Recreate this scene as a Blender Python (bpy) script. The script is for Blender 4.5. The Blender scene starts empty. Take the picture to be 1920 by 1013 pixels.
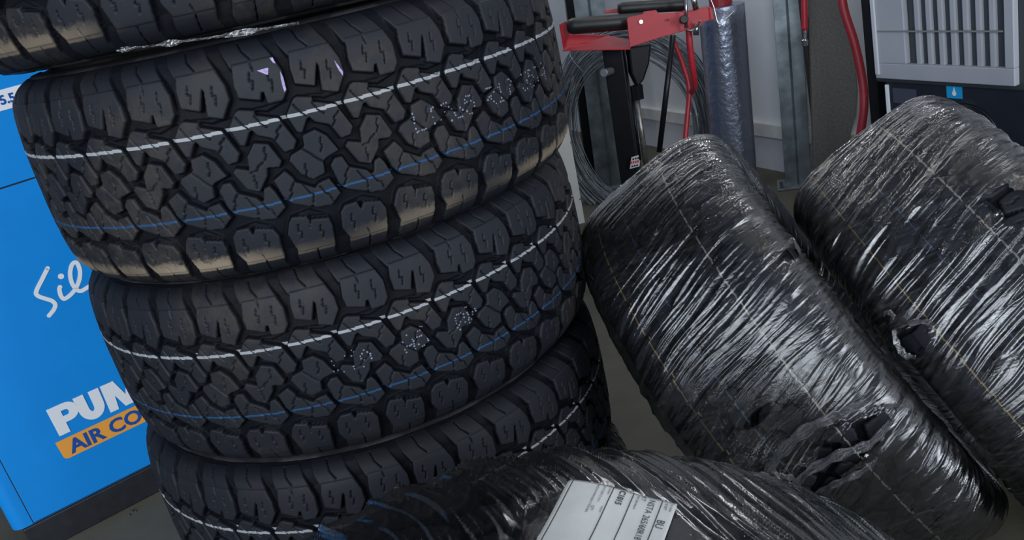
import bpy, math, random
import numpy as np
C = bpy.context.scene
COL = C.collection
PI = math.pi
rad = math.radians
random.seed(7)

# ------------------------------------------------------------------ camera
F, PITCH, ROLL, EYE = 1612.0, rad(20.9), rad(14.2), 1.13
fw = np.array([0, math.cos(PITCH), -math.sin(PITCH)])
rt0 = np.array([1.0, 0, 0]); dn0 = np.cross(fw, rt0)
cr, sr = math.cos(ROLL), math.sin(ROLL)
RT = cr*rt0 + sr*dn0; DN = -sr*rt0 + cr*dn0
CAM = np.array([0, 0, EYE])
cd = bpy.data.cameras.new('camera'); co = bpy.data.objects.new('camera', cd); COL.objects.link(co)
from mathutils import Matrix, Vector
m = Matrix.Identity(4)
for i in range(3):
    m[i][0] = RT[i]; m[i][1] = -DN[i]; m[i][2] = -fw[i]; m[i][3] = CAM[i]
co.matrix_world = m
cd.sensor_width = 36; cd.lens = 36*F/1920; cd.clip_start = 0.02
C.camera = co

def ray(x, y):
    return (x-960)/F*RT + (y-506.5)/F*DN + fw
def at(x, y, Y):                       # point seen at a pixel, standing at world depth Y
    d = ray(x, y); return CAM + d*(Y/d[1])
def on_plane(x, y, P0, N):
    d = ray(x, y); return CAM + d*(np.dot(P0-CAM, N)/np.dot(d, N))
def on_floor(x, y): return on_plane(x, y, np.zeros(3), np.array([0, 0, 1.0]))
def unit(v): v = np.array(v, float); return v/np.linalg.norm(v)
def dirz(az): return np.array([math.cos(rad(az)), math.sin(rad(az)), 0.0])
UP = np.array([0, 0, 1.0])

# ------------------------------------------------------------------ materials
MATS = {}
def mat(name, col, rough=.5, metal=0.0, noise=0.0, nscale=20, bump=0.0, bscale=200, spec=.5, col2=None, coat=0.0, stretch=None, rvar=0.0):
    if name in MATS: return MATS[name]
    mt = bpy.data.materials.new(name); mt.use_nodes = True; nt = mt.node_tree; N = nt.nodes; L = nt.links
    b = N['Principled BSDF']
    b.inputs['Base Color'].default_value = (*col, 1); b.inputs['Roughness'].default_value = rough
    b.inputs['Metallic'].default_value = metal; b.inputs['Specular IOR Level'].default_value = spec
    b.inputs['Coat Weight'].default_value = coat
    tc = N.new('ShaderNodeTexCoord'); src = tc.outputs['Object']
    if stretch:
        mp = N.new('ShaderNodeMapping'); mp.inputs['Scale'].default_value = stretch; L.new(src, mp.inputs[0]); src = mp.outputs[0]
    if noise or col2:
        n = N.new('ShaderNodeTexNoise'); n.inputs['Scale'].default_value = nscale; n.inputs['Detail'].default_value = 6
        L.new(src, n.inputs['Vector'])
        mx = N.new('ShaderNodeMix'); mx.data_type = 'RGBA'
        c2 = col2 or tuple(min(1, c*(1+noise)) for c in col); c1 = col if col2 else tuple(c*(1-noise) for c in col)
        mx.inputs[6].default_value = (*c1, 1); mx.inputs[7].default_value = (*c2, 1)
        r = N.new('ShaderNodeValToRGB'); r.color_ramp.elements[0].position = .35; r.color_ramp.elements[1].position = .68
        L.new(n.outputs[0], r.inputs[0]); L.new(r.outputs[0], mx.inputs[0]); L.new(mx.outputs[2], b.inputs['Base Color'])
    if rvar:
        n3 = N.new('ShaderNodeTexNoise'); n3.inputs['Scale'].default_value = nscale*1.7; L.new(src, n3.inputs['Vector'])
        mr = N.new('ShaderNodeMapRange'); mr.inputs[3].default_value = max(.03, rough-rvar); mr.inputs[4].default_value = rough+rvar
        L.new(n3.outputs[0], mr.inputs[0]); L.new(mr.outputs[0], b.inputs['Roughness'])
    if bump:
        n2 = N.new('ShaderNodeTexNoise'); n2.inputs['Scale'].default_value = bscale; n2.inputs['Detail'].default_value = 4
        L.new(src, n2.inputs['Vector'])
        bp = N.new('ShaderNodeBump'); bp.inputs['Strength'].default_value = bump; bp.inputs['Distance'].default_value = .002
        L.new(n2.outputs[0], bp.inputs['Height']); L.new(bp.outputs[0], b.inputs['Normal'])
    MATS[name] = mt; return mt

def mnode(nt, op, a, b=None, c=None, clamp=False):
    n = nt.nodes.new('ShaderNodeMath'); n.operation = op; n.use_clamp = clamp
    for i, v in enumerate((a, b, c)):
        if v is None: continue
        if hasattr(v, 'links') or hasattr(v, 'is_linked'): nt.links.new(v, n.inputs[i])
        else: n.inputs[i].default_value = v
    return n.outputs[0]
def mixc(nt, fac, a, b):
    n = nt.nodes.new('ShaderNodeMix'); n.data_type = 'RGBA'
    nt.links.new(fac, n.inputs[0])
    for k, v in ((6, a), (7, b)):
        if isinstance(v, tuple): n.inputs[k].default_value = (*v, 1)
        else: nt.links.new(v, n.inputs[k])
    return n.outputs[2]
def step(nt, x, lo, hi):
    n = nt.nodes.new('ShaderNodeMapRange'); n.interpolation_type = 'SMOOTHSTEP'
    nt.links.new(x, n.inputs[0]); n.inputs[1].default_value = lo; n.inputs[2].default_value = hi
    return n.outputs[0]
def noise(nt, vec, scale, detail=3, w=None, rough=.5):
    n = nt.nodes.new('ShaderNodeTexNoise'); n.inputs['Scale'].default_value = scale; n.inputs['Detail'].default_value = detail
    n.inputs['Roughness'].default_value = rough
    if w is not None: n.noise_dimensions = '4D'; n.inputs['W'].default_value = w
    nt.links.new(vec, n.inputs['Vector']); return n.outputs[0]

RUB = (.0030, .0037, .0058)
def tread_material(name, seed, dust=0.0, dirt=.4, lines=((.0445, .0019, (.25, .26, .275)), (-.0440, .0013, (.010, .048, .125))), side=None):
    mt = bpy.data.materials.new(name); mt.use_nodes = True; nt = mt.node_tree; N = nt.nodes; L = nt.links
    b = N['Principled BSDF']
    tc = N.new('ShaderNodeTexCoord'); ob = tc.outputs['Object']
    sx = N.new('ShaderNodeSeparateXYZ'); L.new(tc.outputs['UV'], sx.inputs[0])
    u, v = sx.outputs[0], sx.outputs[1]
    at_ = N.new('ShaderNodeAttribute'); at_.attribute_name = 'depth'; top = step(nt, at_.outputs['Fac'], .45, .05)   # 1 on block tops
    n1 = noise(nt, ob, 60, 5, seed)
    col = mixc(nt, n1, (RUB[0]*.75, RUB[1]*.75, RUB[2]*.75), (RUB[0]*1.35, RUB[1]*1.35, RUB[2]*1.35))
    # buffed, greyer crown of every block; grooves coloured darker to deepen their shade
    col = mixc(nt, mnode(nt, 'MULTIPLY', top, .85), col, (.0096, .0112, .0162))
    # brown dirt in patches
    nb = noise(nt, ob, 5.0, 2, seed+3.1); nf = noise(nt, ob, 55, 8, seed+1.7, .7)
    dm = mnode(nt, 'MULTIPLY', step(nt, nb, .50, .66), step(nt, nf, .34, .66))
    dm = mnode(nt, 'MULTIPLY', mnode(nt, 'MULTIPLY', dm, dirt), mnode(nt, 'ADD', mnode(nt, 'MULTIPLY', top, .8), .2))
    col = mixc(nt, dm, col, (.062, .050, .037))
    if dust:
        e = mnode(nt, 'MULTIPLY', step(nt, v, -.084, -.106), step(nt, v, -.116, -.112))
        e2 = step(nt, mnode(nt, 'ADD', noise(nt, ob, 90, 8, seed+9, .75), mnode(nt, 'MULTIPLY', e, .33)), .55, .78)
        nb2 = step(nt, noise(nt, ob, 4.0, 1, seed+5), .40, .62)
        e = mnode(nt, 'MULTIPLY', mnode(nt, 'MULTIPLY', e, e2), mnode(nt, 'MULTIPLY', mnode(nt, 'MULTIPLY', nb2, dust), top))
        col = mixc(nt, e, col, (.22, .175, .125))
    # painted lines round the tread, shifted a little from block to block
    jag = mnode(nt, 'MULTIPLY', mnode(nt, 'SUBTRACT', mnode(nt, 'FRACT', mnode(nt, 'MULTIPLY', u, 6.0)), .5), .0010)
    wob = mnode(nt, 'MULTIPLY', mnode(nt, 'SUBTRACT', noise(nt, ob, 3.0, 1, seed+2), .5), .004)
    dp = at_.outputs['Fac']; onwall = mnode(nt, 'MULTIPLY', step(nt, dp, .10, .22), step(nt, dp, .97, .90))
    for s0, hw, lc in lines:
        d = mnode(nt, 'ABSOLUTE', mnode(nt, 'SUBTRACT', mnode(nt, 'ADD', mnode(nt, 'ADD', v, jag), wob), s0))
        k = step(nt, d, hw*1.12, hw*.85)
        k = mnode(nt, 'MULTIPLY', k, step(nt, noise(nt, ob, 120, 4, seed+11), .22, .42))
        k = mnode(nt, 'MULTIPLY', k, mnode(nt, 'SUBTRACT', 1.0, onwall))
        col = mixc(nt, k, col, lc)
    L.new(col, b.inputs['Base Color'])
    r = mnode(nt, 'ADD', mnode(nt, 'MULTIPLY', nf, .22), .50); L.new(r, b.inputs['Roughness'])
    L.new(mnode(nt, 'ADD', mnode(nt, 'MULTIPLY', top, .14), .09), b.inputs['Specular IOR Level'])
    bp = N.new('ShaderNodeBump'); bp.inputs['Strength'].default_value = .35; bp.inputs['Distance'].default_value = .0006
    L.new(noise(nt, ob, 420, 6, seed), bp.inputs['Height']); L.new(bp.outputs[0], b.inputs['Normal'])
    return mt

def film_material(name, seed, haze=.18, white=.5, rough=.09, gk=1.3, bs=.5):
    mt = bpy.data.materials.new(name); mt.use_nodes = True; nt = mt.node_tree; N = nt.nodes; L = nt.links
    N.remove(N['Principled BSDF']); out = N['Material Output']
    tc = N.new('ShaderNodeTexCoord')
    def mapped(su, sv, rot):
        mp = N.new('ShaderNodeMapping'); mp.inputs['Scale'].default_value = (su, sv, 1); mp.inputs['Location'].default_value = (seed, seed*.7, 0)
        sh = N.new('ShaderNodeMapping'); sh.inputs['Rotation'].default_value = (0, 0, rot); L.new(tc.outputs['UV'], sh.inputs[0]); L.new(sh.outputs[0], mp.inputs[0]); return mp.outputs[0]
    # UV is in metres: x round the tyre, y across it; wrap folds run across, slightly skewed
    a = noise(nt, mapped(260, 9, rad(16)), 1, 6, seed, .65)
    bb = noise(nt, mapped(90, 5, rad(26)), 1, 4, seed+4, .6)
    big = noise(nt, mapped(9, 7, rad(12)), 1, 3, seed+8)
    streak = mnode(nt, 'MULTIPLY', step(nt, a, .50, .78), step(nt, big, .34, .62))
    band = mnode(nt, 'MULTIPLY', step(nt, bb, .46, .72), step(nt, big, .38, .6))
    tr = N.new('ShaderNodeBsdfTransparent'); tr.inputs[0].default_value = (.80, .80, .82, 1)
    df = N.new('ShaderNodeBsdfPrincipled'); df.inputs['Base Color'].default_value = (white, white, white*1.01, 1); df.inputs['Roughness'].default_value = .35
    hz = mnode(nt, 'ADD', mnode(nt, 'ADD', mnode(nt, 'MULTIPLY', streak, haze*1.5), mnode(nt, 'MULTIPLY', band, haze*.5)), haze*.06, clamp=True)
    m1 = N.new('ShaderNodeMixShader'); L.new(hz, m1.inputs[0]); L.new(tr.outputs[0], m1.inputs[1]); L.new(df.outputs[0], m1.inputs[2])
    gl = N.new('ShaderNodeBsdfGlossy'); gl.inputs['Roughness'].default_value = rough; gl.inputs[0].default_value = (1, 1, 1, 1)
    lw = N.new('ShaderNodeFresnel'); lw.inputs['IOR'].default_value = 1.55
    gf = mnode(nt, 'MINIMUM', mnode(nt, 'MULTIPLY', mnode(nt, 'ADD', lw.outputs[0], .02), gk), .9)
    bp = N.new('ShaderNodeBump'); bp.inputs['Strength'].default_value = bs; bp.inputs['Distance'].default_value = .0016
    fine = mnode(nt, 'ADD', mnode(nt, 'MULTIPLY', a, .8), mnode(nt, 'MULTIPLY', noise(nt, mapped(120, 40, rad(10)), 1, 5, seed+6, .6), .6))
    L.new(fine, bp.inputs['Height'])
    for s_ in (gl.inputs['Normal'], lw.inputs['Normal'], df.inputs['Normal']): L.new(bp.outputs[0], s_)
    m2 = N.new('ShaderNodeMixShader'); L.new(gf, m2.inputs[0]); L.new(m1.outputs[0], m2.inputs[1]); L.new(gl.outputs[0], m2.inputs[2])
    L.new(m2.outputs[0], out.inputs['Surface'])
    return mt

# ------------------------------------------------------------------ object helpers
def props(o, label=None, cat=None, group=None, kind=None):
    if label: o['label'] = label
    if cat: o['category'] = cat
    if group: o['group'] = group
    if kind: o['kind'] = kind
    return o
def thing(name, label, cat, loc=(0, 0, 0), group=None, mw=None):
    o = bpy.data.objects.new(name, None); COL.objects.link(o); o.empty_display_size = .05
    if mw is not None: o.matrix_world = mw
    else: o.location = Vector([float(t) for t in loc])
    return props(o, label, cat, group)
def mesh_obj(name, V, Fs, mt, parent=None, smooth=False, bevel=0.0, solid=0.0, label=None):
    V = np.asarray(V, float)
    if parent is not None and parent.get('_local') is None:
        off = np.array(root_loc(parent)); V = V-off
    me = bpy.data.meshes.new(name); me.from_pydata([tuple(v) for v in V], [], [tuple(int(i) for i in f) for f in Fs]); me.validate(); me.update()
    o = bpy.data.objects.new(name, me); COL.objects.link(o); me.materials.append(mt)
    import bmesh
    bm = bmesh.new(); bm.from_mesh(me); bmesh.ops.recalc_face_normals(bm, faces=bm.faces[:]); bm.to_mesh(me); bm.free()
    if smooth: me.shade_smooth()
    if parent is not None: o.parent = parent
    if solid:
        s = o.modifiers.new('solid', 'SOLIDIFY'); s.thickness = solid; s.offset = 0
    if bevel:
        b = o.modifiers.new('bevel', 'BEVEL'); b.width = bevel; b.segments = 2; b.limit_method = 'ANGLE'; b.angle_limit = rad(35)
    if label: o['label'] = label
    return o
def root_loc(p):
    l = np.zeros(3)
    while p is not None:
        l = l+np.array(p.location); p = p.parent
    return l
class G:                                # collects geometry for ONE mesh
    def __init__(s): s.V = []; s.F = []
    def add(s, V, Fs):
        n = len(s.V); s.V += [np.array(v, float) for v in V]; s.F += [[i+n for i in f] for f in Fs]; return s
    def box(s, o, ex, ey, ez):          # o = corner, ex.. edge vectors
        o, ex, ey, ez = [np.array(t, float) for t in (o, ex, ey, ez)]
        V = [o+a*ex+b*ey+c*ez for c in (0, 1) for b in (0, 1) for a in (0, 1)]
        return s.add(V, [(0, 1, 3, 2), (4, 6, 7, 5), (0, 4, 5, 1), (2, 3, 7, 6), (0, 2, 6, 4), (1, 5, 7, 3)])
    def prism(s, pts, d):
        n = len(pts); P = [np.array(p, float) for p in pts]; d = np.array(d, float)
        return s.add(P+[p+d for p in P], [tuple(range(n)), tuple(range(2*n-1, n-1, -1))]+[(i, (i+1) % n, n+(i+1) % n, n+i) for i in range(n)])
    def tube(s, pts, r, n=12, closed=False, cap=True):
        P = [np.array(p, float) for p in pts]; m_ = len(P)
        rr = r if hasattr(r, '__len__') else [r]*m_
        t0 = unit(P[1]-P[0]); a = np.cross(t0, UP)
        if np.linalg.norm(a) < 1e-3: a = np.array([1.0, 0, 0])
        a = unit(a); V = []
        for i in range(m_):
            if closed: t = P[(i+1) % m_]-P[i-1]
            else: t = P[min(i+1, m_-1)]-P[max(i-1, 0)]
            t = unit(t); a = unit(a-t*np.dot(a, t)); b = np.cross(t, a)
            V += [P[i]+rr[i]*(math.cos(k*2*PI/n)*a+math.sin(k*2*PI/n)*b) for k in range(n)]
        Fs = []
        for i in range(m_ if closed else m_-1):
            j = (i+1) % m_
            Fs += [(i*n+k, i*n+(k+1) % n, j*n+(k+1) % n, j*n+k) for k in range(n)]
        if cap and not closed: Fs += [tuple(range(n-1, -1, -1)), tuple(range((m_-1)*n, m_*n))]
        return s.add(V, Fs)
    def out(s, name, mt, parent=None, **k): return mesh_obj(name, s.V, s.F, mt, parent, **k)
def smoothpath(P, k=8):
    P = [np.array(p, float) for p in P]; o = []
    for i in range(len(P)-1):
        p0, p1, p2, p3 = P[max(i-1, 0)], P[i], P[i+1], P[min(i+2, len(P)-1)]
        for j in range(k):
            t = j/k; o.append(.5*((2*p1)+(-p0+p2)*t+(2*p0-5*p1+4*p2-p3)*t*t+(-p0+3*p1-3*p2+p3)*t**3))
    return o+[P[-1]]

# ------------------------------------------------------------------ the tread pattern (millimetres, one pair of pitches = 127.3 long)
PITCHL = 127.3; NP_ = 19; RC = .385
BW = [(0, 108), (44, 108), (49.5, 93), (49, 71), (42.5, 62.6), (27, 62.5), (26.2, 75), (22.4, 76), (19.3, 67.9), (-1.6, 74.5), (-3, 87)]
BM_ = [(63, 108), (107, 108), (113.8, 90), (114, 74.2), (102.3, 57.3), (87, 62.5), (91, 88), (88.5, 94), (79.6, 69.8), (61, 76), (60, 92)]
RA = [(-21.5, 45.5), (-9.5, 60.4), (-5.7, 61.5), (8.7, 57.5), (8.0, 51.5), (12.4, 51.2), (32.0, 44.0), (43.2, 17), (38.7, 9.5), (28.5, 8.5), (23.5, 19.6), (20, 26), (5.7, 32.6), (1.2, 39.5), (-2.0, 38.4), (-11.2, 24.7), (-15.5, 26)]
RC1 = [(-1, 24), (13, 19.8), (21.2, -1), (17.6, -5.9), (5.5, -3.8), (2.3, 2.5), (4.1, -3.6), (1.4, -13), (-11.2, -27.6), (-23.2, -22.7), (-32.8, -2.4), (-29.3, 1.5), (-17, -3), (-14.8, -6.1), (-13.1, 3.4), (-11.9, 11.7)]
RH = [(52.5, 20.2), (66.4, 23), (76.4, 14), (84.6, -3.8), (70.5, -7.8), (64.8, -11.5), (63.3, -24.2), (49.5, -27.9), (38.7, -19.2), (31.1, -2.7), (34, 2.3), (47.8, 6.6), (51.3, 9.2)]
RE1 = [(-51, -40), (-54.5, -19), (-48.6, -12.5), (-41, -12.5), (-36.5, -25.8), (-18, -34.9), (-14, -41), (-9.4, -39.5), (-5.5, -27), (0.3, -25.5), (3.8, -31.8), (9.7, -51.8), (-3.7, -61.5), (-20.4, -59.5), (-21.2, -53.7), (-24.4, -56.8), (-44.7, -48)]
RE2 = [(8.1, -20), (21.7, -13), (27.5, -21.5), (28.4, -27), (32, -29), (48.7, -39.5), (54, -35), (66, -33), (73.4, -51), (61, -61), (42.5, -59.5), (41.6, -54.7), (37.9, -57), (20, -49), (12.5, -39)]
LW = [(-58.4, -74.2), (-52.6, -67.8), (-39.3, -67), (-35.9, -78.6), (-30.5, -70), (-11.9, -74.5), (-8, -84), (-11.3, -108), (-55, -108), (-61.5, -92.9)]
LM = [(8.9, -72), (13.7, -66), (29, -68.9), (30.5, -74), (27.4, -95), (34.3, -73.6), (53, -77), (54, -87), (51.2, -108), (9.1, -108), (3.9, -84)]
# lugs that run on round the shoulders
UW = [(-2, 107), (44, 107), (36, 124), (30, 140), (-12, 140), (-8, 124)]
UM = [(62, 107), (107, 107), (99, 124), (92, 146), (50, 146), (54, 124)]
VW = [(-55, -107), (-11, -107), (-15, -124), (-12, -140), (-56, -140), (-58, -124)]
VM = [(9, -107), (51, -107), (47, -124), (50, -146), (7, -146), (5, -124)]
FULL = [BW, BM_, RA, [(x+PITCHL/2, y) for x, y in RA], RC1, RH, RE1, RE2, LW, LM]
LUGS = [UW, UM, VW, VM]
FLANGE = [[(3, 60), (22, 54), (46, 61), (40, 66), (24, 60)], [(66, 62), (86, 54), (108, 56), (100, 60), (86, 59)], [(-52, -66), (-30, -63), (-10, -72), (-30, -70)], [(12, -65), (34, -62), (54, -74), (34, -70)]]
def S2(x, y, k=1, d=9): return [(x, y+d), (x-2.2*k, y+.6), (x+1.6*k, y-.6), (x-1.0*k, y-d)]
SIPES = [S2(16, 88.5), S2(36, 85, 1, 12), [(19, 108), (20.5, 99)], S2(73, 88), S2(100, 82, 1, 10),
         S2(-48, -88), S2(-22, -87, 1, 9), [(-33, -108), (-34, -101)], S2(18, -84), S2(42, -90, 1, 8),
         [(-12, 55), (-7, 46), (-1, 40)], [(8.2, 52), (12, 44), (18, 38)], [(34, 37), (26, 31), (27, 27), (22, 22)],
         [(51.6, 55), (56.6, 46), (62.6, 40)], [(71.8, 52), (75.6, 44), (81.6, 38)], [(97.6, 37), (89.6, 31), (90.6, 27), (85.6, 22)],
         [(2.3, 2.5), (-4, -1), (-7, -5), (-14.8, -6.1)], [(9, 18), (6.5, 12), (8, 9), (5, 4)], [(-12, -10), (-13, -16), (-11.5, -18), (-13, -24)],
         [(47.8, 6.6), (56, -2), (57, -4), (64.8, -11.5)], [(70, 14), (68, 8), (69.5, 5), (66, -1)], [(46, -10), (44, -16), (45.5, -18), (43, -23)],
         [(-36.5, -25.8), (-43, -34), (-42, -37), (-47, -44)], [(-28, -32), (-24, -42), (-20, -45), (-21, -54)], [(-13, -41), (-9, -50), (-5, -52), (-3, -60)],
         [(28, -27), (22, -35), (23, -38), (17, -45)], [(37, -32), (41, -42), (45, -45), (42, -55)], [(54, -38), (58, -47), (62, -50), (64, -58)],
         [(20, 112), (12, 124), (8, 138)], [(84, 112), (76, 124), (72, 142)], [(-33, -112), (-36, -138)], [(30, -112), (27, -142)]]
def seg_dist(px, py, poly, closed=True):
    n = len(poly); best = np.full(px.shape, 1e9)
    for i in range(n if closed else n-1):
        x0, y0 = poly[i]; x1, y1 = poly[(i+1) % n]
        dx, dy = x1-x0, y1-y0; t = np.clip(((px-x0)*dx+(py-y0)*dy)/(dx*dx+dy*dy+1e-9), 0, 1)
        best = np.minimum(best, np.hypot(px-x0-t*dx, py-y0-t*dy))
    return best
def inside(px, py, poly):
    c = np.zeros(px.shape, bool); n = len(poly)
    for i in range(n):
        x0, y0 = poly[i]; x1, y1 = poly[(i+1) % n]
        if y0 == y1: continue
        k = ((y0 > py) != (y1 > py)) & (px < (x1-x0)*(py-y0)/(y1-y0)+x0); c ^= k
    return c
def sdf(px, py, poly):
    best = np.full(px.shape, -1e9)
    for sh in (-PITCHL, 0, PITCHL):
        q = [(x+sh, y) for x, y in poly]
        d = seg_dist(px, py, q); best = np.maximum(best, np.where(inside(px, py, q), d, -d))
    return best
def sstep(x, a, b): t = np.clip((x-a)/(b-a), 0, 1); return t*t*(3-2*t)
def tread_height(U, S):                 # mm, 0 = crown, -10 = groove floor
    h = np.full(U.shape, -10.0)
    h = np.where(np.abs(S) > 108, -10+np.minimum(6.0, (np.abs(S)-108)*.25), h)
    for p in FLANGE: h = np.maximum(h, -10+4.5*sstep(sdf(U, S, p), -1, .8))
    for p in LUGS:
        d = sdf(U, S, p)+1.6; lvl = -1.5-1.8*sstep(np.abs(S), 118, 145); h = np.maximum(h, np.where(d > -2.2, -9+(lvl+9)*sstep(d, -1.6, .3), -99))
    # the lug shelf joins the block to the shoulder
    for p in FULL:
        d = sdf(U, S, p)+.8; h = np.maximum(h, np.where(d > -2.2, -10+10*sstep(d, -1.5, .25), -99))
    for p in SIPES:
        for sh in (-PITCHL, 0, PITCHL):
            d = seg_dist(U, S, [(x+sh, y) for x, y in p], False); h = np.where(h > -7, h-3.8*sstep(d, 1.0, .35), h)
    return h

PROF = [(.098, .226), (.112, .240), (.127, .262), (.1350, .288), (.1370, .314), (.1368, .333), (.1325, .3500), (.1215, .3635), (.1085, .3718), (.09, .3766), (.06, .3798), (.03, .3809), (0, .381)]
PROF = PROF+[(-a, b) for a, b in PROF[:-1][::-1]]
def resample_profile(prof):
    P = np.array(smoothpath([np.array([a, b]) for a, b in prof], 12)); d = np.r_[0, np.cumsum(np.hypot(*(np.diff(P, axis=0)).T))]
    k = np.argmin(np.abs(P[:, 0])+np.where(P[:, 1] > .3, 0, 9)); return P, d[k]-d     # arc coordinate, + on the upper side
PP, PS = resample_profile(PROF)
def prof_at(s):
    o = np.argsort(PS); v = np.interp(s, PS[o], PP[o, 0]); r = np.interp(s, PS[o], PP[o, 1])
    e = .0015; v2 = np.interp(s+e, PS[o], PP[o, 0]); r2 = np.interp(s+e, PS[o], PP[o, 1]); v1 = np.interp(s-e, PS[o], PP[o, 0]); r1 = np.interp(s-e, PS[o], PP[o, 1])
    tv, tr = v2-v1, r2-r1; l = np.hypot(tv, tr)+1e-12
    return v, r, -tr/l, tv/l          # position and outward normal (nv, nr)

def grid_mesh(name, X, Y, Z, u, v, extra=None, keep=None, close_v=False):
    nu, nv = X.shape                      # closed round axis 0
    co_ = np.stack([X, Y, Z], -1).reshape(-1, 3).astype(np.float32)
    I = np.arange(nu)[:, None]; J = np.arange(nv if close_v else nv-1)[None]
    a = I*nv+J; b = ((I+1) % nu)*nv+J; J2 = (J+1) % nv; c = ((I+1) % nu)*nv+J2; d = I*nv+J2
    Q = np.stack([a, b, c, d], -1)
    uc = np.stack(np.broadcast_arrays(u[I], u[I+1], u[I+1], u[I]), -1)
    uc = np.broadcast_to(uc, Q.shape)
    vv = np.append(v, v[-1]+(v[-1]-v[-2])) if close_v else v
    vc = np.broadcast_to(np.stack([vv[J], vv[J], vv[J+1], vv[J+1]], -1), Q.shape)
    Q = Q.reshape(-1, 4); uc = uc.reshape(-1, 4); vc = vc.reshape(-1, 4)
    if keep is not None:
        kf = keep.reshape(-1)[Q].all(1); Q = Q[kf]; uc = uc[kf]; vc = vc[kf]
    me = bpy.data.meshes.new(name); me.vertices.add(len(co_)); me.vertices.foreach_set('co', co_.ravel())
    me.loops.add(Q.size); me.loops.foreach_set('vertex_index', Q.ravel().astype(np.int32))
    me.polygons.add(len(Q)); me.polygons.foreach_set('loop_start', np.arange(0, Q.size, 4, dtype=np.int32))
    try: me.polygons.foreach_set('loop_total', np.full(len(Q), 4, dtype=np.int32))
    except Exception: pass
    me.update(calc_edges=True)
    uvl = me.uv_layers.new(name='UVMap'); uvl.data.foreach_set('uv', np.stack([uc, vc], -1).astype(np.float32).ravel())
    if extra is not None:
        at_ = me.attributes.new('depth', 'FLOAT', 'POINT'); at_.data.foreach_set('value', extra.astype(np.float32).ravel())
    me.shade_smooth(); me.update(); return me

def tyre_tread_mesh(name, npp=112, ds=.00112, amp=1.0):
    sA = np.arange(-.150, .1501, ds)
    U, S = np.meshgrid(np.arange(npp)*PITCHL/npp, sA*1000, indexing='ij')
    h = tread_height(U, S)*amp
    h = np.tile(h, (NP_, 1)); nu = h.shape[0]
    th = np.arange(nu)*2*PI/nu
    v, r, nv, nr = prof_at(sA)
    hh = h/1000; R_ = r+hh*nr; V_ = v+hh*nv
    X = R_*np.cos(th)[:, None]; Y = R_*np.sin(th)[:, None]; Z = np.broadcast_to(V_, X.shape)
    return grid_mesh(name, X, Y, Z, np.arange(nu+1)/npp, sA, np.clip(-h/10, 0, 1))
def tyre_side_mesh(name, sign):
    sA = np.linspace(.1485, PS.max(), 46)
    v, r, nv, nr = prof_at(sA)
    n = 456; th = np.arange(n)*2*PI/n
    hb = np.zeros((n, len(sA)))-4.0
    ribs = np.exp(-((sA-.178)/.0016)**2)*1.4+np.exp(-((sA-.222)/.0018)**2)*1.6
    hb = hb+ribs[None]+sstep(sA, .15, .2)[None]*1.6
    lug = ((np.arange(n)//6) % 4 < 2)[:, None]*((sA > .150) & (sA < .162))[None]*1.5
    hb = (hb+lug)/1000
    R_ = r+hb*nr; V_ = (v+hb*nv)*sign
    X = R_*np.cos(th)[:, None]; Y = R_*np.sin(th)[:, None]; Z = np.broadcast_to(V_, X.shape)
    # inner face: bead and liner
    li = [(.092, .222), (.088, .228), (.100, .245), (.118, .275), (.126, .310), (.118, .345), (.095, .362), (0.0, .366)]
    lv = np.array([a for a, b in li])*sign; lr = np.array([b for a, b in li])
    X = np.concatenate([X, lr*np.cos(th)[:, None]], 1); Y = np.concatenate([Y, lr*np.sin(th)[:, None]], 1); Z = np.concatenate([Z, np.broadcast_to(lv, (n, len(li)))], 1)
    return grid_mesh(name, X, Y, Z, np.arange(n+1)/n*19, np.arange(X.shape[1])*.005+.15*sign)

TREAD = tyre_tread_mesh('tread_mesh'); SIDE_T = tyre_side_mesh('side_up', 1); SIDE_B = tyre_side_mesh('side_dn', -1)
TREAD_LO = tyre_tread_mesh('tread_mesh_under_film', 64, .0021)
M_SIDE = mat('sidewall_rubber', (.020, .020, .023), .5, noise=.3, nscale=30, bump=.25, bscale=300)

def tyre_matrix(c, n, phase=0.0):
    n = unit(n); a = unit(np.cross(n, [0, 1, 0.0])); b = np.cross(n, a)
    ca, sa = math.cos(phase), math.sin(phase)
    a2, b2 = ca*a+sa*b, -sa*a+ca*b
    M_ = Matrix.Identity(4)
    for i in range(3): M_[i][0] = a2[i]; M_[i][1] = b2[i]; M_[i][2] = n[i]; M_[i][3] = c[i]
    return M_
def link_part(name, me, mt, parent):
    o = bpy.data.objects.new(name, me); COL.objects.link(o); o.parent = parent
    if not me.materials: me.materials.append(mt)
    o.material_slots[0].link = 'OBJECT'; o.material_slots[0].material = mt
    return o
def make_tyre(label, group, c, n, phase, mt, tread=None):
    t = thing('tyre', label, 'tyre', mw=tyre_matrix(c, n, phase), group=group); t['_local'] = 1
    link_part('tread', tread or TREAD, mt, t)
    link_part('sidewall', SIDE_T, M_SIDE, t); link_part('sidewall', SIDE_B, M_SIDE, t)
    return t

# ---- stacked bare tyres
STK = [((-.250, 1.300, .106), (.030, .004, 1)), ((-.2338, 1.3169, -.1683), (.0246, .0011, 1)), ((-.256, 1.3476, -.4351), (.0111, -.0095, 1)), ((-.2681, 1.3342, -.7003), (.021, .0008, 1))]
STK = [((c[0], c[1], c[2]+EYE), n) for c, n in STK]
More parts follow.
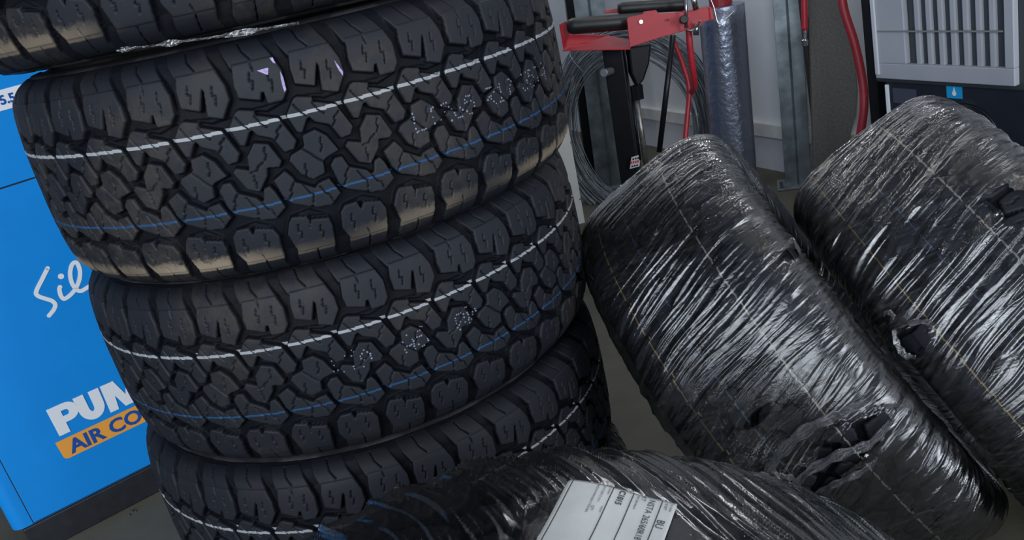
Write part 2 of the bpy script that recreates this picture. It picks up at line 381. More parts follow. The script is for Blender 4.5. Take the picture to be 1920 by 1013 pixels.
#PHASES
PH = [.35, 0.0, 0.0, 0.0]
def phase_for(k, px, py, umm):          # turn the tyre so that pattern position umm lies under the pixel
    c, n = STK[k]; n = unit(n); a = unit(np.cross(n, [0, 1, 0.0])); b = np.cross(n, a)
    d = ray(px, py); o = CAM-np.array(c); on, dn = o@n, d@n; oo, dd = o-on*n, d-dn*n
    R_ = .373; A_, B_, C_ = dd@dd, oo@dd, oo@oo-R_*R_; t = (-B_-math.sqrt(B_*B_-A_*C_))/A_
    P = o+d*t; return math.atan2(P@b, P@a)-umm/1000/RC
PH[1] = phase_for(1, 433.9, 123.8, 0); PH[2] = phase_for(2, 452, 569, 0); PH[3] = phase_for(3, 449, 934, 62)
tyre_labels = ['bare black all-terrain tyre topmost of the stack, cut off by the photo\'s upper edge',
               'bare black all-terrain tyre second from the top, with white line and dusty lower shoulder blocks',
               'bare black all-terrain tyre third from the top, with white and blue lines and dotted code',
               'bare black all-terrain tyre fourth from the top, just above the wrapped tyre on the floor']
TM = [tread_material('tread_top_tyre', 1.3, dust=.6, dirt=.36), tread_material('tread_dusty_tyre', 4.2, dust=1.0, dirt=.36),
      tread_material('tread_third_tyre', 7.7, dust=.0, dirt=.28), tread_material('tread_fourth_tyre', 11.9, dust=0, dirt=.15)]
tyres = []
for k in range(4):
    tyres.append(make_tyre(tyre_labels[k], 'bare tyres in the tall stack', STK[k][0], STK[k][1], PH[k], TM[k]))

# dotted factory codes printed across the blocks
GL = {'L': ['1....', '1....', '1....', '1....', '1....', '1....', '11111'], 'T': ['11111', '..1..', '..1..', '..1..', '..1..', '..1..', '..1..'],
      '2': ['.111.', '1...1', '....1', '...1.', '..1..', '.1...', '11111'], '6': ['..11.', '.1...', '1....', '1111.', '1...1', '1...1', '.111.'],
      '5': ['11111', '1....', '1111.', '....1', '....1', '1...1', '.111.'], '0': ['.111.', '1...1', '1..11', '1.1.1', '11..1', '1...1', '.111.'],
      'R': ['1111.', '1...1', '1...1', '1111.', '1.1..', '1..1.', '1...1'], '7': ['11111', '....1', '...1.', '..1..', '..1..', '..1..', '..1..'],
      'A': ['..1..', '.1.1.', '1...1', '1...1', '11111', '1...1', '1...1'], '8': ['.111.', '1...1', '1...1', '.111.', '1...1', '1...1', '.111.'],
      '/': ['....1', '....1', '...1.', '..1..', '.1...', '1....', '1....'], ' ': ['.....']*7, 'S': ['.1111', '1....', '1....', '.111.', '....1', '....1', '1111.'], '1': ['..1..', '.11..', '..1..', '..1..', '..1..', '..1..', '.111.']}
M_DOT = mat('printed_dots', (.15, .17, .23), .6)
def dot_code(parent, text, u0, s0, h=.021, w=.0125, adv=.0185, rnd=None):
    rnd = random.Random(5 if rnd is None else rnd)
    for ci, ch in enumerate(text):
        gl = GL[ch]; g = G()
        for r_ in range(7):
            for c_ in range(5):
                if gl[r_][c_] != '1' or rnd.random() < .10: continue
                u = u0+ci*adv+c_*w/4+rnd.uniform(-.0006, .0006); s = s0+h/2-r_*h/6+rnd.uniform(-.0006, .0006)
                hh = tread_height(np.array([[(u*1000) % PITCHL]]), np.array([[s*1000]]))[0, 0]
                if hh < -1 and rnd.random() < .6: continue
                v, R_, nv, nr = prof_at(np.array([s])); R0 = R_[0]+hh/1000; rd = rnd.uniform(.0009, .0014); k = 7; V = []
                for lay in (-.0003, .00035):
                    for q in range(k):
                        th = (u+rd*math.cos(q*2*PI/k))/RC; V.append(((R0+lay)*math.cos(th), (R0+lay)*math.sin(th), v[0]+rd*math.sin(q*2*PI/k)))
                g.add(V, [tuple(range(k-1, -1, -1)), tuple(range(k, 2*k))]+[(q, (q+1) % k, k+(q+1) % k, k+q) for q in range(k)])
        if g.V: g.out('printed_character', M_DOT, parent, label='dotted pale character printed across the blocks')
def umm_at(k, px, py): return (phase_for(k, px, py, 0)-PH[k])*RC
dot_code(tyres[1], 'LT265 R17 557A', umm_at(1, 772, 230), .001, adv=.0180)
dot_code(tyres[2], 'LTA  A5  00', umm_at(2, 628, 695), .004, adv=.0185, rnd=9)

# smear of lilac chalk on one shoulder block of the dusty tyre
M_LILAC = mat('lilac_mark', (.30, .24, .42), .8, noise=.3, nscale=300)
def tread_patch(name, parent, poly_px, k, mt, lift=.0005, label=None):
    c, n = STK[k]; n = unit(n); iv = np.array(tyre_matrix(c, n, PH[k]).inverted()); V = []
    for x, y in poly_px:
        d = ray(x, y); o = CAM-np.array(c); v = 0.0
        for _ in range(14):
            s = v; vv, R_, a_, b_ = prof_at(np.array([np.interp(v, PP[::-1][:, 0], PS[::-1])])) if False else (None, np.array([np.interp(abs(v), [0, .06, .09, .11, .125], [.381, .3798, .3766, .372, .358])]), 0, 0)
            on, dn = o@n, d@n; oo, dd = o-on*n, d-dn*n; R2 = R_[0]+lift
            A_, B_, C_ = dd@dd, oo@dd, oo@oo-R2*R2; t = (-B_-math.sqrt(B_*B_-A_*C_))/A_; v = .5*v+.5*((o+d*t)@n)
        P = CAM+d*t; V.append((iv@np.r_[P, 1])[:3])
    V = np.array(V); inn = V*np.array([1-.0012/.385, 1-.0012/.385, 1]); nn = len(V)
    return mesh_obj(name, np.r_[inn, V], [tuple(range(nn-1, -1, -1)), tuple(range(nn, 2*nn))]+[(i, (i+1) % nn, nn+(i+1) % nn, nn+i) for i in range(nn)], mt, parent, label=label)
zz = lambda L: [(300+x/4.22, 80+y/4.22) for x, y in L]
tread_patch('chalk_mark', tyres[1], zz([(765, 222), (850, 198), (858, 205), (855, 255), (835, 250)]), 1, M_LILAC, label='lilac chalk mark')
tread_patch('chalk_mark', tyres[1], zz([(950, 225), (975, 275), (998, 372), (985, 392), (968, 340), (955, 280)]), 1, M_LILAC, label='lilac chalk mark')
tread_patch('chalk_mark', tyres[1], zz([(866, 122), (890, 116), (915, 165), (895, 160), (880, 140)]), 1, M_LILAC, label='lilac chalk mark')
tread_patch('chalk_mark', tyres[1], zz([(1378, 138), (1400, 165), (1445, 225), (1448, 262), (1420, 225), (1395, 180)]), 1, M_LILAC, label='lilac chalk mark')

# ------------------------------------------------------------------ stretch film
def vnoise(U, V, nu, nv, rng):
    nv = max(1, int(nv)); g = rng.random((nu, nv+3))
    x = (U % 1)*nu; y = V*nv; xi = np.floor(x).astype(int); yi = np.clip(np.floor(y).astype(int), 0, nv+1)
    fx = x-xi; fy = np.clip(y-yi, 0, 1); fx = fx*fx*(3-2*fx); fy = fy*fy*(3-2*fy)
    a = g[xi % nu, yi]; b = g[(xi+1) % nu, yi]; c = g[xi % nu, yi+1]; d = g[(xi+1) % nu, yi+1]
    return (a*(1-fx)+b*fx)*(1-fy)+(c*(1-fx)+d*fx)*fy
FPROF = [(0.0, .214), (.06, .216), (.092, .222), (.112, .238), (.126, .262), (.1345, .290), (.1385, .318), (.1385, .338), (.1340, .3530), (.1240, .3660), (.110, .375), (.09, .381), (.06, .384), (.03, .385), (0, .385)]
FPROF = FPROF+[(-a, b) for a, b in FPROF[:-1][::-1]]
FP, FS = resample_profile(FPROF)
def fprof_at(s):
    o = np.argsort(FS); v = np.interp(s, FS[o], FP[o, 0]); r = np.interp(s, FS[o], FP[o, 1]); e = .003
    v2 = np.interp(s+e, FS[o], FP[o, 0]); r2 = np.interp(s+e, FS[o], FP[o, 1]); v1 = np.interp(s-e, FS[o], FP[o, 0]); r1 = np.interp(s-e, FS[o], FP[o, 1])
    l = np.hypot(v2-v1, r2-r1)+1e-12; return v, r, -(r2-r1)/l, (v2-v1)/l
def film(parent, seed, mt, nu=2300, ns=340, skew=.25, amp=1.0, holes=(), lumps=1.0, flat=None, m2f=.25):
    rng = np.random.default_rng(seed)
    s = np.linspace(FS.min(), FS.max(), ns); U, V = np.meshgrid(np.arange(nu)/nu, (s-s[0])/(s[-1]-s[0]), indexing='ij')
    warp = (vnoise(U, V, 14, 5, rng)-.5)*.012+(vnoise(U, V, 50, 9, rng)-.5)*.004
    Uo = U+skew*(V-.5)*.12+warp
    rid = lambda n: (1-np.abs(2*n-1))
    m1 = sstep(vnoise(U, V, 16, 6, rng), .38, .8); m2 = m2f+(1-m2f)*sstep(vnoise(U+.3, V, 22, 9, rng), .35, .75)
    h = 2.0+1.5*vnoise(U, V, 26, 7, rng)*lumps
    h += 4.2*rid(vnoise(Uo, V, 120, 4, rng))**5*m1*amp
    h += 3.2*rid(vnoise(Uo, V, 290, 5, rng))**4*m2*amp
    h += 1.5*rid(vnoise(Uo+warp*.6, V, 600, 8, rng))**2*amp
    h += .35*vnoise(Uo, V, 800, 30, rng)*amp
    # the film dips where the grooves between the shoulder lugs run
    sm = s*1000
    tg = .5+.5*np.cos((U*NP_*2)*2*PI+.9+(sm/28.0)); w = np.exp(-((np.abs(sm)-118)/26)**2)
    h -= 3.4*lumps*w*sstep(tg, .55, 1.0)
    h = np.maximum(h, .6-3*w)
    if flat is not None:
        du = ((U*2*PI*RC-flat[0]+PI*RC) % (2*PI*RC))-PI*RC; dv = s[None]-flat[1]
        k = 1-sstep(np.sqrt((du/flat[2])**2+(dv/flat[2])**2), .85, 1.15); h = h*(1-k)+3.0*k
    keep = np.ones(U.shape, bool); rim = np.zeros(U.shape)
    for (hu, hs, ru, rs_, ang) in holes:      # centre (m round the tyre, m across), radii, angle
        du = ((U*2*PI*RC-hu+PI*RC) % (2*PI*RC))-PI*RC; dv = s[None]-hs
        a_ = du*math.cos(ang)+dv*math.sin(ang); b_ = -du*math.sin(ang)+dv*math.cos(ang)
        rr = np.sqrt((a_/ru)**2+(b_/rs_)**2); rr = rr+(vnoise(U, V, 150, 30, rng)-.5)*.5+(vnoise(U, V, 400, 90, rng)-.5)*.22
        keep &= rr > 1.0; h += 4.0*np.exp(-((rr-1.05)/.16)**2)*(.4+rid(vnoise(U, V, 500, 120, rng)))
    v, r, nv, nr = fprof_at(s); th = U*2*PI
    R_ = r+h/1000*nr; X = R_*np.cos(th); Y = R_*np.sin(th); Z = v+h/1000*nv
    me = grid_mesh('film', X, Y, Z, np.arange(nu+1)/nu*2*PI*RC, s, None, keep)
    o = bpy.data.objects.new('plastic_wrap', me); COL.objects.link(o); o.parent = parent; me.materials.append(mt)
    o['label'] = 'wrinkled clear stretch film'
    return o
def nrm(az, el): return np.array([math.cos(rad(el))*math.cos(rad(az)), math.cos(rad(el))*math.sin(rad(az)), math.sin(rad(el))])
def tyre_uv(c, n, px, py, lift=.004):    # where a pixel meets the wrapped tyre: (metres round, metres across)
    n = unit(n); a = unit(np.cross(n, [0, 1, 0.0])); b = np.cross(n, a); d = unit(ray(px, py)); o = CAM-np.array(c)
    t = .2; prev = None
    while t < 3:
        P = o+d*t; v = P@n; q = P-v*n; R_ = np.linalg.norm(q)
        ok = abs(v) < .1378; Rm = np.interp(abs(v), [0, .06, .09, .105, .117, .1285, .136, .138], [.385, .384, .381, .378, .3715, .3585, .34, .318])+lift
        if ok and R_ < Rm and R_ > .22: break
        t += .0006
    else: return None
    s = -np.interp(v, FP[:, 0][(FP[:, 1] > .32)][::-1], 0*FP[:, 0][(FP[:, 1] > .32)][::-1]-FS[(FP[:, 1] > .32)][::-1])
    return (math.atan2(q@b, q@a) % (2*PI))*RC, s
A_C, A_N = np.array([.4060, 1.2634, -.7477+EYE]), unit((.862, -.148, .485))
B_N = unit((.832, -.168, .528)); B_C = np.array([.7520, 1.1724, -.7529+EYE])+B_N*.003
D_C, D_N = np.array([-.068, .445, -.738+EYE]), nrm(-90.5, 0)
E_C, E_N = np.array([-.265, 1.335, -.9845+EYE]), np.array([0, 0, 1.0])
ylw, pale, blu = (.20, .145, .035), (.24, .22, .18), (.03, .06, .12)
TA = tread_material('tread_leaning_tyre', 21, dirt=.35, lines=((.046, .0011, pale), (-.086, .0010, ylw), (-.035, .001, blu)))
TB = tread_material('tread_right_tyre', 25, dirt=.35, lines=((.045, .0011, pale), (-.082, .0010, ylw), (-.02, .001, blu)))
TD = tread_material('tread_front_tyre', 29, dirt=1.3, lines=())
grpw = 'tyres wrapped in clear film'
def hole(c, n, x, y, a, b, ang): q = tyre_uv(c, n, x, y); return (q[0], q[1], a, b, ang)
wrA = make_tyre('film-wrapped tyre leaning against the bare stack, in the middle right of the photo', grpw, A_C, A_N, 0, TA, TREAD_LO)
film(wrA, 3, film_material('film_leaning', 3.0, .10, .26, gk=1.1), skew=.9, holes=[hole(A_C, A_N, 1590, 838, .020, .060, .15), hole(A_C, A_N, 1545, 890, .014, .050, .2), hole(A_C, A_N, 1425, 778, .006, .022, .1), hole(A_C, A_N, 1480, 480, .008, .012, 0)])
wrB = make_tyre('film-wrapped tyre at the right edge below the grey vented cabinet', grpw, B_C, B_N, 0, TB, TREAD_LO)
film(wrB, 8, film_material('film_right', 8.0, .13, .30, gk=1.1), skew=.7, m2f=.5, amp=1.15, holes=[hole(B_C, B_N, 1718, 640, .017, .021, .3), hole(B_C, B_N, 1900, 385, .03, .018, .2), hole(B_C, B_N, 1667, 595, .006, .006, 0)])
qa = [tyre_uv(D_C, D_N, *p) for p in ((1068, 907), (1268, 955), (1170, 931), (1035, 960))]
LO = np.array(qa[0]); LX = np.array(qa[1])-LO; WL = np.linalg.norm(LX); LX = LX/WL; HL = .105
LYp = np.array(qa[3])-LO; LYp = LYp-LX*(LYp@LX); LYs = 1 if LYp@np.array([-LX[1], LX[0]]) > 0 else -1; LY = np.array([-LX[1], LX[0]])*LYs
LMID = LO+LX*WL/2+LY*HL/2
wrD = make_tyre('film-wrapped tyre nearest the camera at the bottom, with the white shipping label', grpw, D_C, D_N, 0, TD, TREAD_LO)
film(wrD, 14, nu=2000, mt=film_material('film_front', 14.0, .035, .18, rough=.06, gk=.85, bs=.35), skew=1.5, amp=1.15, m2f=.35, flat=(LMID[0], LMID[1], .066))
wrE = make_tyre('film-wrapped tyre lying on the floor under the bare stack', grpw, E_C, E_N, 0, TD, TREAD_LO)
film(wrE, 19, film_material('film_bottom', 19.0, .2, .5), nu=1100, ns=260)

# ---- shipping label on the front wrapped tyre
iD = tyre_matrix(D_C, D_N, 0)
print('label', qa, WL)
def on_tyre(u, s, lift):                # local coordinates on the film
    v, r, nv, nr = fprof_at(np.atleast_1d(s)); th = np.atleast_1d(u)/RC
    R_ = r+lift*nr; return np.stack([R_*np.cos(th), R_*np.sin(th), v+lift*nv], -1)
def lab(x, y, lift):                    # x right along top edge, y down, metres
    p = LO[None]+np.outer(np.atleast_1d(x), LX)+np.outer(np.atleast_1d(y), LY); w = .0008*np.sin(np.atleast_1d(x)*90)+.0006*np.sin(np.atleast_1d(y)*70+2)
    return on_tyre(p[:, 0], p[:, 1], lift+w)
M_PAPER = mat('label_paper', (.46, .475, .465), .45, noise=.05, nscale=60); M_INK = mat('label_ink', (.03, .03, .035), .6)
def label_poly(pts, lift): return lab(np.array([p[0] for p in pts]), np.array([p[1] for p in pts]), lift)
nx, ny = 40, 50; g = G()
for lay in (.0060, .0066):
    xs = np.linspace(0, WL, nx); ys = np.linspace(0, HL, ny)
    X_, Y_ = np.meshgrid(xs, ys, indexing='ij')
    r0 = .0035; 
    def clampc(x, y):
        for cx, cy in ((r0, r0), (WL-r0, r0), (r0, HL-r0), (WL-r0, HL-r0)):
            if abs(x-cx) <= r0 and abs(y-cy) <= r0 and ((x < r0 and cx == r0) or (x > WL-r0 and cx > r0)) and ((y < r0 and cy == r0) or (y > HL-r0 and cy > r0)):
                d = math.hypot(x-cx, y-cy)
                m_ = max(abs(x-cx), abs(y-cy))
                if d > 0: x, y = cx+(x-cx)*m_/d, cy+(y-cy)*m_/d
        return x, y
    xy = np.array([clampc(a, b) for a, b in zip(X_.ravel(), Y_.ravel())])
    P = lab(xy[:, 0], xy[:, 1], lay); g.add(P, [(i*ny+j, (i+1)*ny+j, (i+1)*ny+j+1, i*ny+j+1) for i in range(nx-1) for j in range(ny-1)])
n0 = nx*ny; edge = [i*ny for i in range(nx)]+[(nx-1)*ny+j for j in range(1, ny)]+[i*ny+ny-1 for i in range(nx-2, -1, -1)]+[j for j in range(ny-2, 0, -1)]
g.F += [(edge[i], edge[(i+1) % len(edge)], edge[(i+1) % len(edge)]+n0, edge[i]+n0) for i in range(len(edge))]
LABEL = g.out('shipping_label', M_PAPER, wrD, label='white printed shipping label', smooth=True); LABEL['_local'] = 1
def text_geo(txt, size, bold=0.0, sx=1.0):
    cu = bpy.data.curves.new('t', 'FONT'); cu.body = txt; cu.size = size; cu.offset = bold; cu.resolution_u = 3
    to = bpy.data.objects.new('t', cu); COL.objects.link(to); bpy.context.view_layer.update()
    dg = bpy.context.evaluated_depsgraph_get(); me = to.evaluated_get(dg).to_mesh()
    V = np.array([v.co[:2] for v in me.vertices]).reshape(-1, 2); Fs = [tuple(p.vertices) for p in me.polygons]
    to.evaluated_get(dg).to_mesh_clear(); bpy.data.objects.remove(to); bpy.data.curves.remove(cu)
    V = V*np.array([sx, 1]); return V, Fs
gi = G()
def put_text(txt, size, px, py, bold=0, sx=1.0):  # baseline runs down the label, letter tops point right
    V, Fs = text_geo(txt, size, bold, sx); x = px+V[:, 1]; y = py+V[:, 0]; gi.add(lab(x, y, .0070), Fs)
def rule(x0, y0, x1, y1, w=.00035):
    n = 24; X = np.linspace(x0, x1, n); Y = np.linspace(y0, y1, n); d = np.array([-(y1-y0), x1-x0]); d = d/np.linalg.norm(d)*w
    P = np.r_[lab(X+d[0], Y+d[1], .0070), lab(X-d[0], Y-d[1], .0070)]; gi.add(P, [(i, i+1, n+i+1, n+i) for i in range(n-1)])
k_ = WL/204.0
for X0 in (9, 87, 125, 178): rule(X0*k_, 2.5*k_, X0*k_, HL-.003)
rule(9*k_, 2.5*k_, WL-.001, 1.2*k_, .00015)
put_text('BU', 20*k_, 181*k_, 60*k_); put_text('N.WT', 8*k_, 184*k_, 8*k_); put_text('255 18 000', 5.5*k_, 194*k_, 6*k_)
put_text('NSTA 265/60R18', 17*k_, 155*k_, 8*k_); put_text('KT', 12*k_, 141*k_, 3*k_); put_text('SPEC 3081/980274', 5.5*k_, 133*k_, 6*k_)
put_text('C1015', 16*k_, 100*k_, 5*k_, .00015)
put_text('REMARKS', 4.5*k_, 80*k_, 8*k_); put_text('10 07 2020 12 13 21', 6*k_, 69*k_, 5*k_); put_text('MADE IN 09/07/2020 17 9CR-0005', 6*k_, 57*k_, 4*k_)
put_text('QTY', 7.5*k_, 64*k_, 68*k_); put_text('WEIGHT', 5*k_, 80*k_, 64*k_)
gi.out('label_print', M_INK, LABEL, label='black printed text and rules')

M_STRIP = film_material('torn_film', 33.0, .55, .5)
def ribbon(parent, c, n, pxs, w, lift, seed, name='torn_strip'):
    rnd = random.Random(seed); P = [np.array(tyre_uv(c, n, *p)) for p in pxs]; P = smoothpath(P, 10); g = G(); nw = 9; m_ = len(P); V = []
    for i, p in enumerate(P):
        t = P[min(i+1, m_-1)]-P[max(i-1, 0)]; t = t/(np.linalg.norm(t)+1e-9); q = np.array([-t[1], t[0]]); e = math.sin(PI*i/(m_-1))
        ww = w*(.35+.65*e)*(1+.25*math.sin(i*.9+seed))
        for j in range(nw):
            a = (j/(nw-1)-.5); pp = p+q*a*ww; L_ = lift*(.55+.45*e)+.0016*((j % 2)*1.0)+rnd.uniform(-.0005, .0005)
            V.append(on_tyre(pp[0], pp[1], L_)[0])
    g.add(V, [(i*nw+j, i*nw+j+1, (i+1)*nw+j+1, (i+1)*nw+j) for i in range(m_-1) for j in range(nw-1)])
    uvs = None; o = g.out(name, M_STRIP, parent, smooth=False, solid=.0003); uvl = o.data.uv_layers.new(name='UVMap')
    for l in o.data.loops:
        k = l.vertex_index; uvl.data[l.index].uv = ((k % nw)*.004+seed, (k//nw)*.004)
    o['label'] = 'torn strip of whitish film'; return o
def rim(parent, c, n, x, y, a, b, k, seed, w=.006):
    pts = [(x+a*math.cos(t), y+b*math.sin(t)+k*a*math.cos(t)) for t in np.linspace(0, 2*PI, 11)]; return ribbon(parent, c, n, pts, w, .007, seed)
ribbon(wrA, A_C, A_N, [(1430, 905), (1452, 862), (1500, 812), (1560, 780), (1625, 752)], .014, .009, 1)
ribbon(wrA, A_C, A_N, [(1470, 935), (1510, 885), (1570, 850), (1630, 828), (1665, 790)], .013, .010, 2)
ribbon(wrA, A_C, A_N, [(1440, 870), (1458, 888), (1482, 893), (1492, 905)], .008, .008, 3)
ribbon(wrA, A_C, A_N, [(1528, 925), (1560, 908), (1610, 885), (1645, 862)], .009, .007, 4)
ribbon(wrA, A_C, A_N, [(1466, 470), (1478, 462), (1496, 472), (1500, 490)], .006, .007, 5)
ribbon(wrB, B_C, B_N, [(1680, 615), (1690, 640), (1706, 662), (1722, 668)], .010, .009, 6)
ribbon(wrB, B_C, B_N, [(1680, 615), (1700, 606), (1735, 604), (1762, 612)], .007, .008, 7)
ribbon(wrB, B_C, B_N, [(1660, 590), (1668, 584), (1678, 590), (1672, 600)], .006, .007, 8)

# strip of film caught between the two topmost bare tyres
def on_stack(x, y, R_):
    c = np.array([STK[1][0][0]-.006, STK[1][0][1]-.006]); d = ray(x, y); o = CAM[:2]-c; A_, B_, C_ = d[:2]@d[:2], o@d[:2], o@o-R_*R_
    t = (-B_-math.sqrt(B_*B_-A_*C_))/A_; return CAM+d*t
g = G(); ptsS = smoothpath([on_stack(x, y, .366) for x, y in ((215, 93), (250, 90), (300, 84), (345, 77), (420, 67), (500, 53), (560, 43))], 14); V = []
for i, p in enumerate(ptsS):
    out_ = unit(np.array([p[0]-STK[1][0][0], p[1]-STK[1][0][1], 0])); wz = .0008+.0022*max(0, math.sin(i*.23))+random.uniform(0, .0006)
    for j in range(5): V.append(p+UP*(j/4-.5)*wz*2+out_*(.0012*(j % 2)+random.uniform(-.001, .001)))
g.add(V, [(i*5+j, i*5+j+1, (i+1)*5+j+1, (i+1)*5+j) for i in range(len(ptsS)-1) for j in range(4)])
o = g.out('film_scrap', M_STRIP, solid=.0003); uvl = o.data.uv_layers.new(name='UVMap')
for l in o.data.loops: uvl.data[l.index].uv = ((l.vertex_index//5)*.003, (l.vertex_index % 5)*.003)
props(o, 'thin torn shiny film strip caught in the seam between the two topmost bare tyres', 'film strip')
exec_bg = True
# ------------------------------------------------------------------ blue compressor
EC = dirz(31); NC = np.array([EC[1], -EC[0], 0.0])      # face direction and outward normal
PC = on_floor(232, 956)
def cp(u, z, out=0.0): return PC+EC*u+UP*z+NC*out
M_BLUE = mat('blue_paint', (.004, .235, .68), .32, noise=.03, nscale=8, bump=.08, bscale=900, spec=.5)
M_SEAM = mat('dark_seam', (.004, .012, .03), .7); M_PLINTH = mat('black_plinth', (.010, .011, .015), .55, noise=.3, nscale=30)
M_WHITE = mat('white_vinyl', (.74, .76, .80), .35); M_ORANGE = mat('orange_vinyl', (.80, .34, .055), .35); M_DKB = mat('blue_vinyl', (.012, .075, .33), .35)
comp = thing('air_compressor', 'bright blue silent air compressor cabinet on a black plinth behind the tyre stack', 'air compressor', PC)
UL, UR, ZB, ZT, DEP = -.236, .80, .080, 1.36, .62
def rounded_cab(u0, u1, z0, z1, r, out0, dep):
    pts = []
    for cx, a0, a1 in ((u0+r, 180, 90), ):
        for k in range(9):
            a = rad(a0+(a1-a0)*k/8); pts.append((cx+r*math.cos(a), out0-r+r*math.sin(a)))
    for k in range(9):
        a = rad(90-90*k/8); pts.append((u1-r+r*math.cos(a), out0-r+r*math.sin(a)))
    pts += [(u1, out0-dep), (u0, out0-dep)]
    return pts
g = G(); g.prism([PC+EC*u+NC*o+UP*ZB for u, o in rounded_cab(UL, UR, ZB, ZT, .03, 0, DEP)], UP*(ZT-ZB)); g.out('cabinet_body', M_BLUE, comp)
# removable front panels with a dark seam between them (2.5 mm gaps)
def slab(u0, u1, z0, z1, t=.004, o0=.0): return G().box(cp(u0, z0, o0), EC*(u1-u0), UP*(z1-z0), NC*t)
slab(-.188, UR-.05, ZB+.004, .8655).out('front_panel', M_BLUE, comp, bevel=.0012)
slab(-.188, UR-.05, .8690, ZT-.01).out('front_panel', M_BLUE, comp, bevel=.0012)
slab(-.1905, UR-.047, ZB+.001, ZT-.006, .0006).out('panel_gap', M_SEAM, comp)
G().box(cp(UL+.02, 0.0, .004), EC*(UR-UL-.04), UP*(ZB-.001), -NC*(DEP-.03)).out('plinth', M_PLINTH, comp, bevel=.004)
FO = .0045
def decal(name, pts, mt, parent, lift=0.0, **k):
    g = G(); g.prism([cp(u, z, FO+lift) for u, z in pts], NC*.0006); return g.out(name, mt, parent, **k)
def pz(x, y):
    p = on_plane(x, y, cp(0, 0, FO), NC)-PC; return float(p@EC), float(p[2])
# maker's sign: heavy italic PUMA over an orange bar
z6 = lambda L: [pz(x/3.0406, 680+y/3.042) for x, y in L]
sign = slab(-.076, .40, .192, .352, .0004, FO-.0004); 
sg = G()
def P2(pts): sg.prism([cp(u, z, FO+.0004) for u, z in pts], NC*(.0008+(len(sg.F)//6 % 9)*.00002))
H_, h0 = .338, .262
def quadstrip(o, i): # outline with hole -> strips
    n = len(o)
    for k in range(n): P2([o[k], o[(k+1) % n], i[(k+1) % n], i[k]])
# P
P2([(-.0575, .338), (-.030, .338), (-.030, .262), (-.0560, .262)])
def arc(cx, cz, rx, rz, a0, a1, n=12): return [(cx+rx*math.cos(rad(a0+(a1-a0)*k/n)), cz+rz*math.sin(rad(a0+(a1-a0)*k/n))) for k in range(n+1)]
quad_o = [(-.031, .338)]+arc(-.018, .3135, .026, .0245, 90, -90)+[(-.031, .289)]; quad_i = [(-.031, .321)]+arc(-.020, .3135, .006, .0075, 90, -90)+[(-.031, .306)]
for k in range(len(quad_o)-1): P2([quad_o[k], quad_o[k+1], quad_i[k+1], quad_i[k]])
# U
uo = [(.004, .337)]+arc(.0345, .298, .0300, .034, 180, 360)+[(.0655, .337)]; ui = [(.0285, .337)]+arc(.0345, .298, .0058, .012, 180, 360)+[(.0405, .337)]
for k in range(len(uo)-1): P2([uo[k], uo[k+1], ui[k+1], ui[k]])
# M
P2([(.068, .262), (.070, .337), (.097, .337), (.089, .262)]); P2([(.080, .337), (.102, .337), (.126, .262), (.106, .262)])
P2([(.106, .262), (.126, .262), (.152, .337), (.134, .337)]); P2([(.134, .337), (.162, .337), (.164, .262), (.142, .262)])
# A
P2([(.168, .262), (.192, .262), (.213, .337), (.196, .337)]); P2([(.196, .337), (.213, .337), (.250, .262), (.226, .262)]); P2([(.195, .276), (.225, .276), (.219, .290), (.200, .290)])
sg.out('maker_lettering', M_WHITE, comp, label='heavy white letters PUMA')
bar = [(-.071, .2505), (.40, .2505), (.40, .199)]+[(-.060, .199), (-.066, .202), (-.0685, .208)]
decal('orange_bar', bar, M_ORANGE, comp, label='orange bar')
V, Fs = text_geo('AIR COMPRESSOR', .0505, .0016, 1.06); g = G(); g.add([cp(-.047+x, .2070+y, FO+.0012) for x, y in V], Fs); g.out('bar_lettering', M_DKB, comp, label='blue letters AIR COMPRESSOR')
# white script "Silent"
z4 = lambda L: [pz(x/1.9984, 506+y/1.998) for x, y in L]
sc = G()
def stroke(pxs, w=.0048):
    P = smoothpath([np.array(p) for p in pxs], 7); n = len(P)
    for i in range(n-1):
        d = P[i+1]-P[i]; d = d/(np.linalg.norm(d)+1e-9); q = np.array([-d[1], d[0]])*w
        P2s = [P[i]+q-d*w*.3, P[i+1]+q+d*w*.3, P[i+1]-q+d*w*.3, P[i]-q-d*w*.3]; sc.prism([cp(a, b, FO) for a, b in P2s], NC*(.0006+(len(sc.F)//6 % 11)*.00002))
zs = lambda L: [pz(x/4.22, 460+y/4.22) for x, y in L]
def dotc(c, r):
    P2s = [(c[0]+r*math.cos(t), c[1]+r*math.sin(t)) for t in np.linspace(0, 2*PI, 19)[:-1]]; sc.prism([cp(a, b, FO) for a, b in P2s], NC*(.0006+(len(sc.F)//6 % 11)*.00002))
for path in (zs([(377, 182), (335, 265), (287, 365), (300, 400), (350, 420), (410, 440), (437, 470), (425, 510), (388, 557)]),
             zs([(475, 330), (470, 350), (480, 395), (500, 422), (520, 420), (560, 390), (600, 340), (628, 270), (632, 200), (612, 145), (588, 137), (565, 165), (555, 230), (570, 300), (605, 350), (640, 362), (690, 335), (740, 300)])):
    stroke(path, .0048)
    for e in (path[0], path[-1]): dotc(e, .0048)
dotc(zs([(483, 246)])[0], .0068)
LET = [(.168, .604), (.180, .606), (.190, .617), (.184, .626), (.175, .618), (.174, .600), (.185, .590), (.202, .600)]
stroke(LET); stroke([(.206, .630), (.208, .600), (.214, .620), (.226, .628), (.232, .615), (.234, .598), (.248, .606)]); stroke([(.262, .668), (.256, .620), (.262, .602), (.280, .612)]); stroke([(.246, .644), (.278, .650)])
sc.out('script_lettering', M_WHITE, comp, label='white handwritten word Silent')
